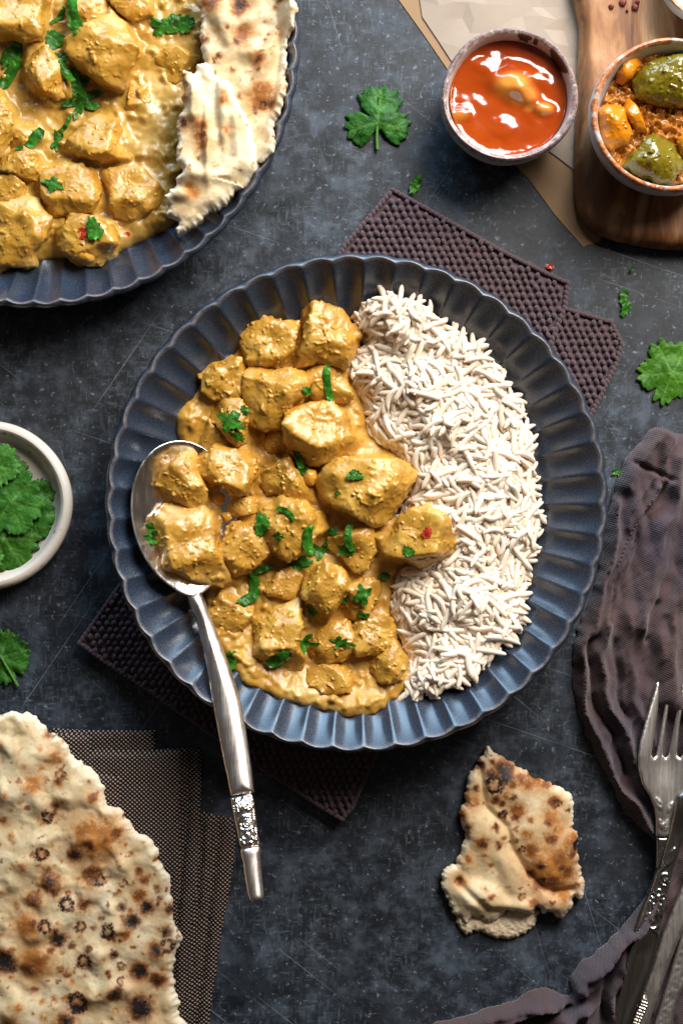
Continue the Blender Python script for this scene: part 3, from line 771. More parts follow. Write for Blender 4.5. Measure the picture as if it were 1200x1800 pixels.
rose = [spiral(435, 1445, 1, 10, 2.2, 0.6, 60), ell(433, 1444, 14, 13, 0.3), ell(430, 1440, 5, 10, 0.6), leafcurve(421, 1412, 22, 4.5, 1.0), leafcurve(431, 1409, 22, 4.5, 1.35), leafcurve(441, 1412, 22, 4.5, 2.0), leafcurve(414, 1421, 14, 4, 0.5),
        ell(432, 1466, 5.5, 6.5, 0), leafcurve(448, 1466, 18, 5, 1.2), leafcurve(424, 1478, 12, 3, 0.3), np.array([(434., 1472), (436, 1484)]), spiral(441, 1480, 1, 4, 1.3)]
rf = relief(rose, 2.6, 1.5)
COLR = [(405,1401),(443,1393),(447,1402),(452,1440),(458,1482),(457,1485),(426,1491),(422,1485),(415,1450),(407,1412)]
slab('engraved_collar', densify(COLR, 2.0), lambda px, py, d: zsp(px, py) + 4 + dome(d, 22, 11) + rf(px, py) - 1.5 * smooth(3, 5, d) * (1 - smooth(6, 8, d)) + fbm(px / 1.6, py / 1.6, 3, 1) * 0.35, lambda px, py, d: zsp(px, py) - dome(d, 22, 7) - 1, STEEL, zref=zsp, spacing=1.3, parent=spoon, angle=None)
END = [(425,1490),(456,1485),(458,1510),(461,1545),(464,1572),(461,1581),(452,1585),(442,1583),(437,1574),(432,1550),(428,1520)]
slab('handle_end', catmull(END, 2.5), lambda px, py, d: zsp(px, py) + 2 + dome(d, 15, 10), lambda px, py, d: zsp(px, py) - dome(d, 15, 6) - 1, SATIN, zref=zsp, spacing=3, parent=spoon, angle=None)
# a little sauce in the spoon
SP = [(283,860),(296,820),(318,800),(338,792),(372,800),(405,850),(410,930),(404,1020),(370,1030),(330,1020),(290,1004),(272,985),(264,965),(272,930),(280,900)]
def sp_top(px, py, d):
    X, Y = P(px, py, 75)
    z = 92 + 12 * (1 - np.exp(-d / 9)) - (px - 300) * .22 + fbm(X / 20, Y / 20, 3, 3) * 4
    for poly, zb, H in (ch1[9], ch1[10]):
        sd = sdist(px, py, np.array(poly, float)); t = (zb + H * .45) * smooth(-14, 6, sd) + z * (1 - smooth(-14, 6, sd)); t = np.where(d < 8, z + (t - z) * d / 8, t); z = np.maximum(z, t)
    return z
o = slab('spooned_sauce', rough(SP, 4, 2, 0.08, 4), sp_top, lambda px, py, d: 66 - (px - 300) * .1, SAUCE, zref=95, spacing=3.2, angle=None)
props(o, 'puddle of curry sauce held in the bowl of the serving spoon', 'sauce'); hm_add(o)
# onion bits and chickpea-like lump
for poly, zb, H, lab in [([(392,806),(424,806),(438,826),(425,850),(407,862),(396,850),(391,832)],98,32,'yellow onion petal clinging to the knobbly chicken piece'),
                         ([(365,872),(380,862),(396,868),(396,886),(382,898)],62,34,'small yellow onion bit right of the spoon bowl'),
                         ([(386,902),(402,900),(410,912),(398,920)],72,24,'tiny pointed onion bit above the folded chicken piece'),
                         ([(529,838),(540,824),(554,828),(558,842),(550,854),(535,852)],76,32,'pale round onion lump in the middle of the curry'),
                         ([(350,828),(362,836),(366,852),(356,858),(350,846)],78,28,'narrow onion sliver at the left end of the knobbly piece')]:
    V, F = chunk(poly, zb, H, int(zb + H), ICO5, 3.0, 0.5); o = obj('onion_piece', V, F, ONION); props(o, lab, 'onion', 'onion bits in the curry'); HM.add(V)
V, F = chunk([(112,420),(140,430),(172,438),(178,452),(160,459),(130,454),(112,440)], 66, 26, 5, ICO5, 3.0, .3)
o = obj('onion_piece', V, F, ONION); props(o, 'flat yellow onion layer on the lowest chicken piece of the serving bowl', 'onion', 'onion bits in the curry'); HM.add(V)

# ------------------------------------------------------------------ rice
rice = thing('rice_heap', 'heap of white long grain rice filling the right half of the round bowl', 'rice', (*P(790, 880, 50), 50))
RP = np.array([(622,560),(640,528),(668,516),(705,516),(750,535),(772,558),(800,580),(845,604),(872,632),(896,672),(918,712),(938,758),(946,810),(952,860),(955,905),(950,950),(934,990),(926,1040),(922,1085),(898,1128),(862,1158),(838,1188),(800,1212),(760,1222),(722,1216),(716,1185),(722,1155),(700,1110),(690,1070),(694,1020),(730,985),(700,930),(720,860),(700,800),(655,765),(640,700),(610,660),(606,640),(635,600)], float)
def rice_h(px, py):
    X, Y = P(px, py, 85); sd = sdist(px, py, RP)
    return bowl_z(X, Y) + 3 + 60 * (1 - np.exp(-np.clip(sd, 0, None) / 48)) + fbm(X / 60, Y / 60, 5, 2) * 13 * smooth(0, 60, sd) + fbm(X / 24, Y / 24, 2, 2) * 3.5 * smooth(0, 30, sd)
core = slab('rice_core', rough(densify(RP + (np.array([790, 880]) - RP) * 0.06, 30), 6, 4, 0.06, 1), lambda px, py, d: rice_h(px, py) - 3 + fbm(px / 7, py / 7, 4, 2) * 3, bowl_bot(CB, PIN, 85), RICE, zref=85, spacing=6, parent=rice, angle=None)
core['kind'] = 'stuff'
def grain(L, R, bend, seed):
    rs = np.random.RandomState(seed); nr, ns = 9, 8; V = []; F = []
    for i in range(nr):
        t = -1 + 2 * i / (nr - 1); tt = math.sin(t * math.pi / 2)
        r = R * max(0.01, 1 - abs(tt) ** 5) ** 0.5 * (1 + 0.08 * math.sin(3 * t + seed))
        for s in range(ns):
            a = 2 * math.pi * s / ns
            V.append((tt * L / 2, bend * (tt * tt - .4) + r * math.cos(a), r * 0.86 * math.sin(a)))
    for i in range(nr - 1):
        for s in range(ns):
            s2 = (s + 1) % ns; F.append((i * ns + s, (i + 1) * ns + s, (i + 1) * ns + s2, i * ns + s2))
    F.append(tuple(range(ns))[::-1] + () if False else tuple(reversed(range(ns)))) ; F.append(tuple((nr - 1) * ns + s for s in range(ns)))
    return np.array(V), F
protos = [grain(L, R, b, i) for i, (L, R, b) in enumerate([(54, 5.2, 2), (58, 5.0, 6), (48, 5.4, 3), (60, 5.1, -5), (38, 5.2, 6), (52, 5.5, 5), (56, 5.0, 1), (24, 5.3, 1), (48, 5.3, 10)])]
pmesh = [mesh_data('rice_grain', V * S, F, RICE) for V, F in protos]
rs = np.random.RandomState(3)
N = 14000
px = rs.uniform(590, 975, N); py = rs.uniform(500, 1240, N)
sd = sdist(px, py, RP)
keep = sd > rs.uniform(-4, 10, N) + 14 * ((px > 760) | (py < 620)); px, py, sd = px[keep], py[keep], sd[keep]
# thin out on a small blue-noise grid per layer
sel = []
for layer, (mind, off) in enumerate([(10.8, -4), (11.4, 0), (13.5, 4), (20, 7.5)]):
    pts = []
    cellmap = {}
    for i in rs.permutation(len(px)):
        c = (int(px[i] // mind), int(py[i] // mind)); ok = True
        for a in (-1, 0, 1):
            for b in (-1, 0, 1):
                j = cellmap.get((c[0] + a, c[1] + b))
                if j is not None and (px[i] - px[j]) ** 2 + (py[i] - py[j]) ** 2 < mind * mind: ok = False
        if ok and (layer < 2 or sd[i] > 6): cellmap[c] = i; pts.append(i)
    sel += [(i, off) for i in pts]
grains = []
for i, off in sel:
    x, y = px[i], py[i]
    h = float(rice_h(np.array([x]), np.array([y]))[0]); e_ = 6.0
    hx = float(rice_h(np.array([x + e_]), np.array([y]))[0]); hy = float(rice_h(np.array([x]), np.array([y - e_]))[0])
    nrm = Vector((-(hx - h) / e_, -(hy - h) / e_, 1.0)).normalized()
    edge_f = 1.0 if sd[i] > 14 else 0.35
    nrm = (nrm + Vector(rs.normal(0, 0.10, 3)) * edge_f).normalized()
    yaw = rs.uniform(0, 2 * math.pi)
    tdir = Vector((math.cos(yaw), math.sin(yaw), 0)); tdir = (tdir - nrm * tdir.dot(nrm)).normalized(); bdir = nrm.cross(tdir)
    X, Y = P(x, y, 85)
    grains.append((off + rs.normal(0, 1.2), (X, Y, h + off * edge_f + 3), np.array([tdir, bdir, nrm]).T, int(rs.randint(len(protos))), rs.uniform(0.85, 1.08)))
grains.sort(key=lambda g: -g[0])
from mathutils import Matrix
ol = wloc(rice)
for g in grains[:300]:
    o = bpy.data.objects.new('rice_grain', pmesh[g[3]]); COL.objects.link(o); o.parent = rice
    M3 = Matrix([list(map(float, r)) for r in g[2]]) * g[4]
    M4 = M3.to_4x4(); M4.translation = Vector(((g[1][0] - ol[0]) * S, (g[1][1] - ol[1]) * S, (g[1][2] - ol[2]) * S)); o.matrix_local = M4
VV = []; FF = []; off_ = 0
for g in grains[300:]:
    V, F = protos[g[3]]; VV.append((V * g[4]) @ g[2].T + np.array(g[1])); FF += [tuple(a + off_ for a in f) for f in F]; off_ += len(V)
VV = np.concatenate(VV)
o = obj('loose_rice', VV, FF, RICE, rice); o['kind'] = 'stuff'
HM.add(VV)
print('grains', len(grains))
# strands of sauce-stained rice near the curry edge come from the sauce lapping on it

HM.fin()

# ------------------------------------------------------------------ coriander: chopped bits and whole leaves
def leaf_outline(cx, cy, size, rot, lobes, teeth=9, tooth=0.09, seed=0, n=150):
    """lobes = (angle, length, half width); polar outline with toothed lobes"""
    th = np.linspace(0, 2 * math.pi, n, endpoint=False); r = np.full(n, 0.22)
    for a, L, hw in lobes:
        d = np.abs((th - a + math.pi) % (2 * math.pi) - math.pi)
        r = np.maximum(r, L * np.clip(1 - (d / hw) ** 4, 0, 1) ** 0.4)
    saw = np.abs(((th * teeth / (2 * math.pi) * 2.1 + seed * .37 + .25 * np.sin(th * 3 + seed)) % 1) - 0.5) * 2
    r = r * (1 - tooth * 1.5 * saw ** 2.5 + tooth * 0.5 * np.sin(th * 17 + seed))
    x = r * np.cos(th) * size; y = r * np.sin(th) * size; c, s = math.cos(rot), math.sin(rot)
    return np.stack([cx + x * c - y * s, cy + x * s + y * c], 1)
def veins(px, py, cx, cy, size, rot, lobes, w_=1.6):
    m = np.zeros_like(px)
    for a, L, hw in lobes:
        e_ = np.array([[cx, cy], [cx + math.cos(a + rot) * L * size * .85, cy + math.sin(a + rot) * L * size * .85]])
        m = np.maximum(m, np.exp(-(segdist(px, py, e_, False) / w_) ** 2))
        for k in (0.35, 0.55, 0.75):
            for s_ in (-1, 1):
                b = e_[0] + (e_[1] - e_[0]) * k; a2 = a + rot + s_ * 0.7
                f_ = np.array([b, b + np.array([math.cos(a2), math.sin(a2)]) * L * size * .3])
                m = np.maximum(m, 0.6 * np.exp(-(segdist(px, py, f_, False) / (w_ * .7)) ** 2))
    return m
def herb(kind, cx, cy, w_, h_, rot, lab, cat='herb', mat=None, name='coriander_bit', lift=4, group='chopped coriander on the curries', seed=0):
    if mat is None: w_ *= 1.15; h_ *= 1.2
    rs = np.random.RandomState(int(cx * 7 + cy) % 99999)
    if kind == 'strip':
        t = np.linspace(-1, 1, 12); bend = rs.uniform(-.18, .18) * w_
        up = np.stack([t * w_ / 2, bend * (t * t) - h_ / 2 * (1 - np.abs(t) ** 6 * .4) + rs.normal(0, .5, 12)], 1); dn = np.stack([t[::-1] * w_ / 2, bend * t[::-1] ** 2 + h_ / 2 * (1 - np.abs(t) ** 6 * .4) + rs.normal(0, .5, 12)], 1)
        q = np.concatenate([up, dn])
    else:
        k = 46; th = np.linspace(0, 2 * math.pi, k, endpoint=False); nl = {'leaf': 3, 'shred': 4, 'sprig': 5, 'chip': 1}[kind]
        ph = rs.uniform(0, 6); lob = 0.5 + 0.5 * np.cos(nl * th + ph)
        dep = {'leaf': .25, 'shred': .5, 'sprig': .62, 'chip': .1}[kind]
        r = (1 - dep) + dep * lob + rs.normal(0, .05, k) + 0.09 * np.sin(th * 9 + ph)
        q = np.stack([r * np.cos(th) * w_ / 2, r * np.sin(th) * h_ / 2], 1)
    c, s = math.cos(rot), math.sin(rot); q = np.stack([cx + q[:, 0] * c - q[:, 1] * s, cy + q[:, 0] * s + q[:, 1] * c], 1)
    ar = 0.5 * abs(np.sum(q[:, 0] * np.roll(q[:, 1], -1) - q[:, 1] * np.roll(q[:, 0], -1)))
    sp = max(1.6, min(3.0, math.sqrt(ar) / 9))
    c0 = P(np.array([cx]), np.array([cy]), 95)
    zc = float(HM.at(c0[0], c0[1])[0])
    curl = rs.uniform(2, 6); ca = rs.uniform(0, 6)
    def top(px, py, d):
        X, Y = P(px, py, 95); z = HM.at(X, Y); z = np.clip(z, zc - 9, zc + 9)
        u = (px - cx) * math.cos(ca) + (py - cy) * math.sin(ca)
        return 0.5 * z + 0.5 * zc + lift + curl * np.sin(u / 8 + ca) * .6 + 2.2 * fbm(px / 9, py / 9, cx, 2)
    V, F, px, py, d = slab_arrays(q, top, lambda px, py, d: top(px, py, d) - 2.0, 95, sp)
    m = np.zeros((len(px), 3)); vein = np.exp(-(np.abs((px - cx) * -s + (py - cy) * c) / 1.5) ** 2) if kind != 'strip' else 0 * px
    m[:, 0] = np.clip(vein * .6 + fbm(px / 12, py / 12, cy, 2) * .5, 0, 1)
    o = obj(name, V, F, mat or HERB, None, None, True, 50, np.concatenate([m, m])); props(o, lab, cat, group); return o
H_ = [('strip',575,675,56,11,1.45,'thin upright green strip on the chicken piece beside the top of the rice'),
('shred',408,742,48,36,.4,'large bright curl of coriander on the upper left chicken piece'),
('leaf',416,764,34,16,.8,'dark underside of coriander beneath the large bright curl'),
('strip',523,803,40,9,1.25,'bent coriander strip above the pale round onion lump'),
('leaf',530,826,22,20,.2,'coriander flake touching the pale round onion lump'),
('leaf',623,836,28,17,.05,'small flat leaf bit on the largest pointed chicken piece'),
('shred',266,930,28,22,.1,'coriander bit on the left edge of the spoon'),
('leaf',268,948,26,16,.3,'coriander bit lower down against the spoon rim'),
('leaf',461,921,26,38,.05,'leaf bit at the left end of the oval central chicken piece'),
('strip',505,899,33,8,.55,'curved pale sliver of coriander on the oval central chicken piece'),
('shred',490,943,20,14,.2,'tiny forked coriander bit under the curved sliver'),
('strip',540,950,44,15,1.5,'upright coriander strip rising from the dark central clump'),
('shred',526,988,48,34,-.5,'broad textured coriander bit in the dark central clump'),
('sprig',562,968,52,26,-.3,'dark coriander shreds filling the gap in the central clump'),
('strip',586,935,17,9,.6,'small square coriander cut left of the Y shaped herb'),
('strip',611,944,44,11,1.5,'stem of the Y shaped herb right of the central clump'),
('shred',608,967,36,20,-.2,'forked foot of the Y shaped herb'),
('leaf',716,968,22,15,.6,'dark coriander bit on the chicken wedge lying on the rice'),
('chip',676,1013,18,12,.1,'dark oval coriander chip between curry and rice'),
('shred',637,1045,30,36,.3,'jagged bright herb on the orange chicken piece'),
('chip',605,1055,14,9,.1,'tiny coriander chip left of the jagged bright herb'),
('leaf',549,1072,24,18,.9,'folded coriander bit in the shadow below the shiny chicken piece'),
('strip',638,1082,18,8,.3,'short dark coriander bar below the jagged bright herb'),
('strip',447,1033,36,16,1.6,'upper half of the bent coriander strip by the lower left chicken'),
('strip',432,1055,34,15,-.5,'lower half of the bent coriander strip by the lower left chicken'),
('strip',456,1002,44,9,-.35,'dark sliver of coriander tucked below the folded chicken piece'),
('sprig',530,1132,58,30,-.15,'leafy head of the big herb sprig at the lower left'),
('strip',492,1156,42,17,-.6,'pale stem end of the big herb sprig at the lower left'),
('sprig',597,1128,28,22,.2,'little forked sprig near the bottom of the curry'),
('strip',613,1131,22,5,.15,'thin pale stem of the little forked sprig'),
('leaf',406,1160,28,34,.4,'dark leaf bit beside the spoon handle at the lower left curry edge'),
('chip',539,690,16,12,.5,'hidden coriander chip right of the square tall chicken piece'),
('leaf',432,722,18,13,.5,'small dark coriander flake right of the bright curl'),
('chip',592,868,8,8,.5,'pinhead of coriander on the largest pointed chicken piece')]
for k in H_: herb(*k)
U_ = [('leaf',90,57,38,32,.3,'folded coriander leaf bit at the top, right of the corner chicken piece'),
('strip',126,20,66,17,1.3,'long dark coriander strip cut by the top edge'),
('leaf',134,48,30,22,.8,'lower end of the long dark coriander strip'),
('strip',99,90,36,9,-.1,'thin flat coriander strip left of the diamond chicken piece'),
('sprig',128,140,50,60,.4,'upper part of the long coriander clump in the serving bowl'),
('sprig',140,168,70,44,-.5,'lower part of the long coriander clump in the serving bowl'),
('strip',112,120,40,11,1.1,'bright strip leading into the long coriander clump'),
('strip',108,212,40,6,-.9,'thin stem trailing below the long coriander clump'),
('strip',58,238,36,16,-.9,'square cut coriander strip above the oblong chicken piece'),
('shred',93,238,20,36,.2,'narrow coriander shred right of the square cut strip'),
('shred',92,322,38,24,.4,'angular dark herb above the chicken with the red chilli bit'),
('shred',284,33,50,36,-.1,'left half of the dark two part leaf on the sauce'),
('leaf',318,28,42,30,.5,'right half of the dark two part leaf on the sauce'),
('leaf',166,403,28,40,-.3,'green leaf bit beside the red chilli bit'),
('leaf',14,85,32,50,.5,'coriander leaf bit at the left edge of the photo near the top'),
('strip',10,118,52,17,-1.0,'dark coriander strip pointing down along the left edge'),
('strip',98,16,34,8,-.9,'curled thin coriander stem near the top edge'),
('chip',32,257,14,7,0,'pale green chip above the oblong chicken piece')]
for k in U_: herb(*k)
for cx, cy, w_, h_, r_, lab in [(748,936,16,22,.4,'red chilli flake on the chicken wedge lying on the rice'), (144,409,18,22,.3,'red chilli bit beside a green leaf in the serving bowl'), (219,405,12,8,0,'small red chilli fleck in the sauce left of the naan tip')]:
    herb('chip', cx, cy, w_, h_, r_, lab, 'chilli', CHILI, 'chilli_flake', 1.5, 'chilli bits in the curries')

def whole_leaf(cx, cy, size, rot, lobes, lab, mat=LEAF, z0=2.0, curl=7, stem=None, seed=0, parent=None, group='coriander leaves', tilt=(0, 0), spacing=3.0, teeth=9, tooth=.1):
    q = leaf_outline(cx, cy, size, rot, lobes, teeth, tooth, seed)
    def top(px, py, d):
        r = np.hypot(px - cx, py - cy) / size
        v = veins(px, py, cx, cy, size, rot, lobes)
        return z0 + 4 + curl * (0.5 + 0.5 * np.sin(r * 4 + seed)) + 3.4 * fbm(px / 22, py / 22, seed, 3) - 1.3 * v + tilt[0] * (px - cx) + tilt[1] * (py - cy) + (6 - np.minimum(d, 6)) * -0.25
    zr = z0 + 6
    V, F, px, py, d = slab_arrays(q, top, lambda px, py, d: top(px, py, d) - 1.6, zr, spacing)
    m = np.zeros((len(px), 3)); m[:, 0] = veins(px, py, cx, cy, size, rot, lobes)
    at = np.concatenate([m, m])
    if stem:
        t = thing('coriander_leaf', lab, 'leaf', (*P(cx, cy, z0), z0), group)
        obj('blade', V, F, mat, t, attr=at)
        sp = np.array(stem, float); pts = catmull_open(sp, 3); Vs = []; k = 7
        for i, (x, y) in enumerate(pts):
            tt = i / (len(pts) - 1); X, Y = P(x, y, z0 + 6); dr = pts[min(i + 1, len(pts) - 1)] - pts[max(i - 1, 0)]; dr = dr / (np.linalg.norm(dr) + 1e-9); nx, ny = dr[1], dr[0]
            for s in range(k):
                a = 2 * math.pi * s / k; R = 2.0 + 1.0 * tt; Vs.append((X + nx * R * math.cos(a), Y + ny * R * math.cos(a), z0 + 9 - 4 * tt + R * math.sin(a)))
        Fs = [(i * k + s, i * k + (s + 1) % k, (i + 1) * k + (s + 1) % k, (i + 1) * k + s) for i in range(len(pts) - 1) for s in range(k)]
        Fs.append(tuple(range(k))); Fs.append(tuple((len(pts) - 1) * k + s for s in range(k)))
        at2 = np.zeros((len(Vs), 3)); at2[:, 0] = 1.0
        obj('stem', np.array(Vs), Fs, mat, t, attr=at2)
        return t
    o = obj('coriander_leaf', V, F, mat, attr=at); props(o, lab, 'leaf', group); return o
def catmull_open(p, step):
    p = np.array(p, float); q = np.concatenate([[2 * p[0] - p[1]], p, [2 * p[-1] - p[-2]]]); out = []
    for i in range(1, len(q) - 2):
        p0, p1, p2, p3 = q[i - 1], q[i], q[i + 1], q[i + 2]; k = max(1, int(np.linalg.norm(p2 - p1) / step))
        for j in range(k):
            t = j / k; out.append(0.5 * ((2 * p1) + (-p0 + p2) * t + (2 * p0 - 5 * p1 + 4 * p2 - p3) * t * t + (-p0 + 3 * p1 - 3 * p2 + p3) * t ** 3))
    out.append(q[-2]); return np.array(out)
UP = -math.pi / 2
whole_leaf(664, 215, 62, 0, [(UP + .10, 1.08, 1.02), (2.85, .95, .90), (.28, .93, .86)], 'three lobed coriander leaf with a stalk on the slate left of the chutney bowl', stem=[(668, 168), (664, 205), (662, 240), (663, 264)], seed=1, teeth=11)
whole_leaf(1180, 655, 62, 0, [(UP - .45, 1.0, .62), (UP + .55, .98, .6), (3.05, .98, .75), (1.9, .95, .5), (1.0, .8, .6), (0, .9, .8)], 'bright green coriander leaf cut by the right edge of the photo', mat=m_leaf('bright_coriander_leaf', (0.022, 0.090, 0.003), (0.048, 0.145, 0.008)), seed=2, curl=6, teeth=12)
whole_leaf(2, 1155, 56, .3, [(UP, .9, .7), (UP + 1.0, .95, .6), (0.1, .93, .5), (1.0, .9, .5), (2.2, .9, .8), (3.6, .9, .7)], 'dark coriander leaf cut by the left edge below the small dish', stem=[(0, 1150), (16, 1178), (32, 1207)], seed=3, curl=4, teeth=12)
herb_t = [(735,306,17,32,.45,'small folded coriander bit on the slate between the leaf and the chutney bowl','chip'),
(1111,508,15,26,.3,'upper part of the crumpled coriander bit above the knitted cloth corner','leaf'),(1114,530,16,30,.3,'lower part of the crumpled coriander bit above the knitted cloth corner','leaf'),
(1099,828,20,13,-.2,'tiny bright coriander bit at the edge of the crumpled napkin','shred'),(1126,460,5,10,.5,'speck of coriander in the shadow of the wooden board','chip')]
HM0 = HM
class Flat:
    def at(s, X, Y): return np.zeros_like(X) + 1.0
HM = Flat()
for cx, cy, w_, h_, r_, lab, k in herb_t: herb(k, cx, cy, w_, h_, r_, lab, lift=5, group='coriander scraps on the table')
herb('chip', 977, 455, 15, 10, .1, 'red chilli flake lying on the slate below the brown paper', 'chilli', CHILI, 'chilli_flake', 2.5, 'chilli flakes on the table')

# ------------------------------------------------------------------ small bowls
def pot(name, label, C, prof, mat, seed, wob=0.018, marks=None, group=None, seg=160):
    """prof: (r, z, rim mask) from the inside centre over the lip to the foot"""
    t = thing(name, label, 'bowl', (C[0], C[1], min(p[1] for p in prof)), group)
    pr = np.array(prof, float); fine = []
    for a, b in zip(pr[:-1], pr[1:]):
        k = max(1, int(math.hypot(b[0] - a[0], b[1] - a[1]) / 4))
        for j in range(k): fine.append(a + (b - a) * j / k)
    fine.append(pr[-1]); fine = np.array(fine)
    for _ in range(2): fine[1:-1] = .25 * fine[:-2] + .5 * fine[1:-1] + .25 * fine[2:]
    th = np.linspace(0, 2 * math.pi, seg, endpoint=False); V = []; at = []
    for r, z, mk in fine:
        f = 1 + wob * (np.sin(2 * th + seed) * .6 + np.sin(3 * th + seed * 2) * .4 + .35 * np.sin(5 * th + seed * 3))
        zz = z + (z > 20) * (1.6 * np.sin(3 * th + seed) + 1.2 * np.sin(4 * th + 2 * seed)) * (z / 120)
        X = C[0] + r * f * np.cos(th); Y = C[1] + r * f * np.sin(th)
        V.append(np.stack([X, Y, zz + np.zeros_like(th)], 1))
        a = np.zeros((seg, 3)); a[:, 0] = mk
        if marks is not None: a = marks(th, r, z, a)
        at.append(a)
    V = np.concatenate(V); at = np.concatenate(at); m = len(fine); i = np.arange(seg); j = (i + 1) % seg
    F = np.concatenate([np.stack([k * seg + i, k * seg + j, (k + 1) * seg + j, (k + 1) * seg + i], 1) for k in range(m - 1)])
    rimk = int(np.argmax(fine[:, 1]))
    obj('inside', V[:(rimk + 1) * seg], F[:rimk * seg], mat, t, attr=at[:(rimk + 1) * seg])
    obj('outside', V[rimk * seg:], F[rimk * seg:] - rimk * seg, mat, t, attr=at[rimk * seg:])
    return t
# chutney bowl
CR = P(896, 165, 135)
def marks_r(th, r, z, a):
    inner = (z > 84)
    drip = np.clip(fbm(np.cos(th) * 2.2 + 4, np.sin(th) * 2.2, 1.0, 3) + .15, 0, 1) * np.exp(-((th - 1.05 + math.pi) % (2 * math.pi) - math.pi) ** 2 / 0.9)
    a[:, 1] = np.where((z > 92 + 34 * (1 - drip * 2.0)) & (z < 131) & (r < 109), 1.0, 0) * (drip > .12)
    return a
pot('chutney_bowl', 'small rustic cream bowl with a dark chipped rim holding orange chutney', CR,
    [(3, 30, 0), (60, 32, 0), (88, 55, 0), (98, 85, 0), (101, 112, 0), (103, 128, .25), (106, 134, .9), (110, 135, .9), (113.5, 130, .8), (114.5, 122, .45), (114, 108, .05), (112, 85, 0), (106, 55, 0), (92, 22, 0), (82, 5, 0), (70, 0.5, 0), (3, 0.5, 0)], CER_R, 1.3, marks=marks_r)
def disc_poly(C, R, z, n=70, wob=0.0):
    k = D / (D - z); t = np.linspace(0, 2 * math.pi, n, endpoint=False)
    return np.stack([600 + (C[0] + R * np.cos(t)) * k, 900 - (C[1] + R * np.sin(t)) * k], 1)
dp = disc_poly(CR, 99, 97)
LU = [(893, 150, 34, 17, .35), (925, 168, 26, 12, .6), (955, 192, 17, 9, 0), (808, 200, 18, 6, 0), (850, 118, 22, 4, .4), (940, 140, 26, 5, .5), (880, 225, 30, 3, 0), (912, 130, 30, 8, .5)]
def chut_top(px, py, d):
    z = 97 + 4 * np.exp(-d / 5) + fbm(px / 45, py / 45, 3, 2) * 2.0 + fbm(px / 16, py / 16, 5, 2) * .35
    for x, y, r, h, ro in LU:
        u = (px - x) * math.cos(ro) + (py - y) * math.sin(ro); v = -(px - x) * math.sin(ro) + (py - y) * math.cos(ro)
        z = z + h * np.exp(-((u / r) ** 2 + (v / (r * .62)) ** 2) ** 1.4)
    return z
def chut_mask(px, py, d):
    m = np.zeros((len(px), 3))
    for x, y, r, a_, ro in [(900, 152, 30, .95, .4), (918, 168, 24, .8, .6), (955, 192, 15, .85, 0), (808, 203, 14, .5, 0), (930, 190, 10, .5, 0)]:
        m[:, 0] = np.maximum(m[:, 0], a_ * np.exp(-(np.hypot((px - x), (py - y) * 1.4) / r) ** 4))
    return m
o = slab('mango_chutney', dp, chut_top, 60, CHUT, zref=97, spacing=3.2, angle=None, mask=chut_mask)
props(o, 'shiny red orange mango chutney with pale fruit lumps in the small rustic bowl', 'chutney')

# paper, board
PZ = 3
par = [(728,-60),(742,30),(770,72),(800,118),(830,180),(860,235),(960,262),(1010,300),(1040,300),(1060,-60)]
kr = [(680,-60),(697,-5),(740,55),(786,122),(800,170),(850,240),(925,310),(975,378),(1024,434),(1052,424),(1056,417),(1080,300),(1080,-60)]
def crump(sc_, a, seed):
    def f(px, py, d):
        n = np.abs(fbm(px / sc_ + seed, py / sc_, seed, 3)); n2 = fbm(px / (sc_ * 2.5), py / (sc_ * 2.5), seed + 3, 2)
        return n * a + n2 * a * .8
    return f
def vrand(a, seed):
    def f(px, py): return (np.sin(px * 12.9898 + py * 78.233 + seed) * 43758.5453 % 1) * a
    return f
vk, vp = vrand(1.6, 1), vrand(5.5, 2)
def sheet(name, poly, z0, a, mat, sp, lab, seed):
    f = vrand(a, seed)
    top = lambda px, py, d: z0 + 1 + f(px, py) * smooth(-2, 20, d)
    o = slab(name, densify(poly, sp), top, lambda px, py, d: top(px, py, d) - .9, mat, zref=z0, spacing=sp, angle=5.0, seed=seed); props(o, lab, 'paper')
sheet('brown_paper', kr, .8, 1.2, KRAFT, 40, 'brown kraft paper sheet under the wooden board, its corner pointing down', 4)
sheet('baking_parchment', par, 3.6, 5.0, PAPER, 27, 'crumpled pale baking parchment lying between the chutney bowl and the wooden board', 6)
BD = [(1020,-80),(1016,60),(1012,180),(1009,300),(1010,345),(1018,378),(1036,402),(1066,419),(1110,431),(1160,438),(1230,441),(1320,440),(1320,-80)]
def bd_top(px, py, d): return 22 + 34 * np.sqrt(np.clip(1 - (1 - np.clip(d / 26, 0, 1)) ** 2.4, 0, 1)) + fbm(px / 90, py / 90, 2, 2) * 1.0 - 2.0
o = slab('wooden_board', catmull(BD, 5), bd_top, lambda px, py, d: 18 - 8 * np.clip(d / 20, 0, 1), WOOD, zref=20, spacing=6, angle=None, loc=(*P(1010, 440, 10), 10)); props(o, 'olive wood serving board with rounded edge in the top right corner', 'board')
BZ = 54
CP = P(1178, 200, BZ + 122)
b = BZ
def marks_p(th, r, z, a):
    n = fbm(np.cos(th) * 5, np.sin(th) * 5, 2, 3)
    if z > b + 88 and r > 119: a[:, 0] = np.maximum(a[:, 0], np.clip(.75 + n * 1.1 - (b + 118 - z) / 18, 0, 1))
    return a
pot('pickle_bowl', 'small white bowl with rusty rim of mango pickle standing on the wooden board', CP,
    [(3, b + 22, 0), (60, b + 24, 0), (95, b + 45, 0), (112, b + 75, 0), (117, b + 105, .1), (120, b + 117, .5), (123, b + 121, .35), (126.5, b + 120, .3), (129, b + 112, .4), (130, b + 100, 0), (130, b + 82, 0), (124, b + 50, 0), (108, b + 18, 0), (94, b + 4, 0), (84, b + 0.6, 0), (3, b + 0.6, 0)], CER_P, 2.2, wob=.012, marks=marks_p)
CQ = P(1262, -62, BZ + 90)
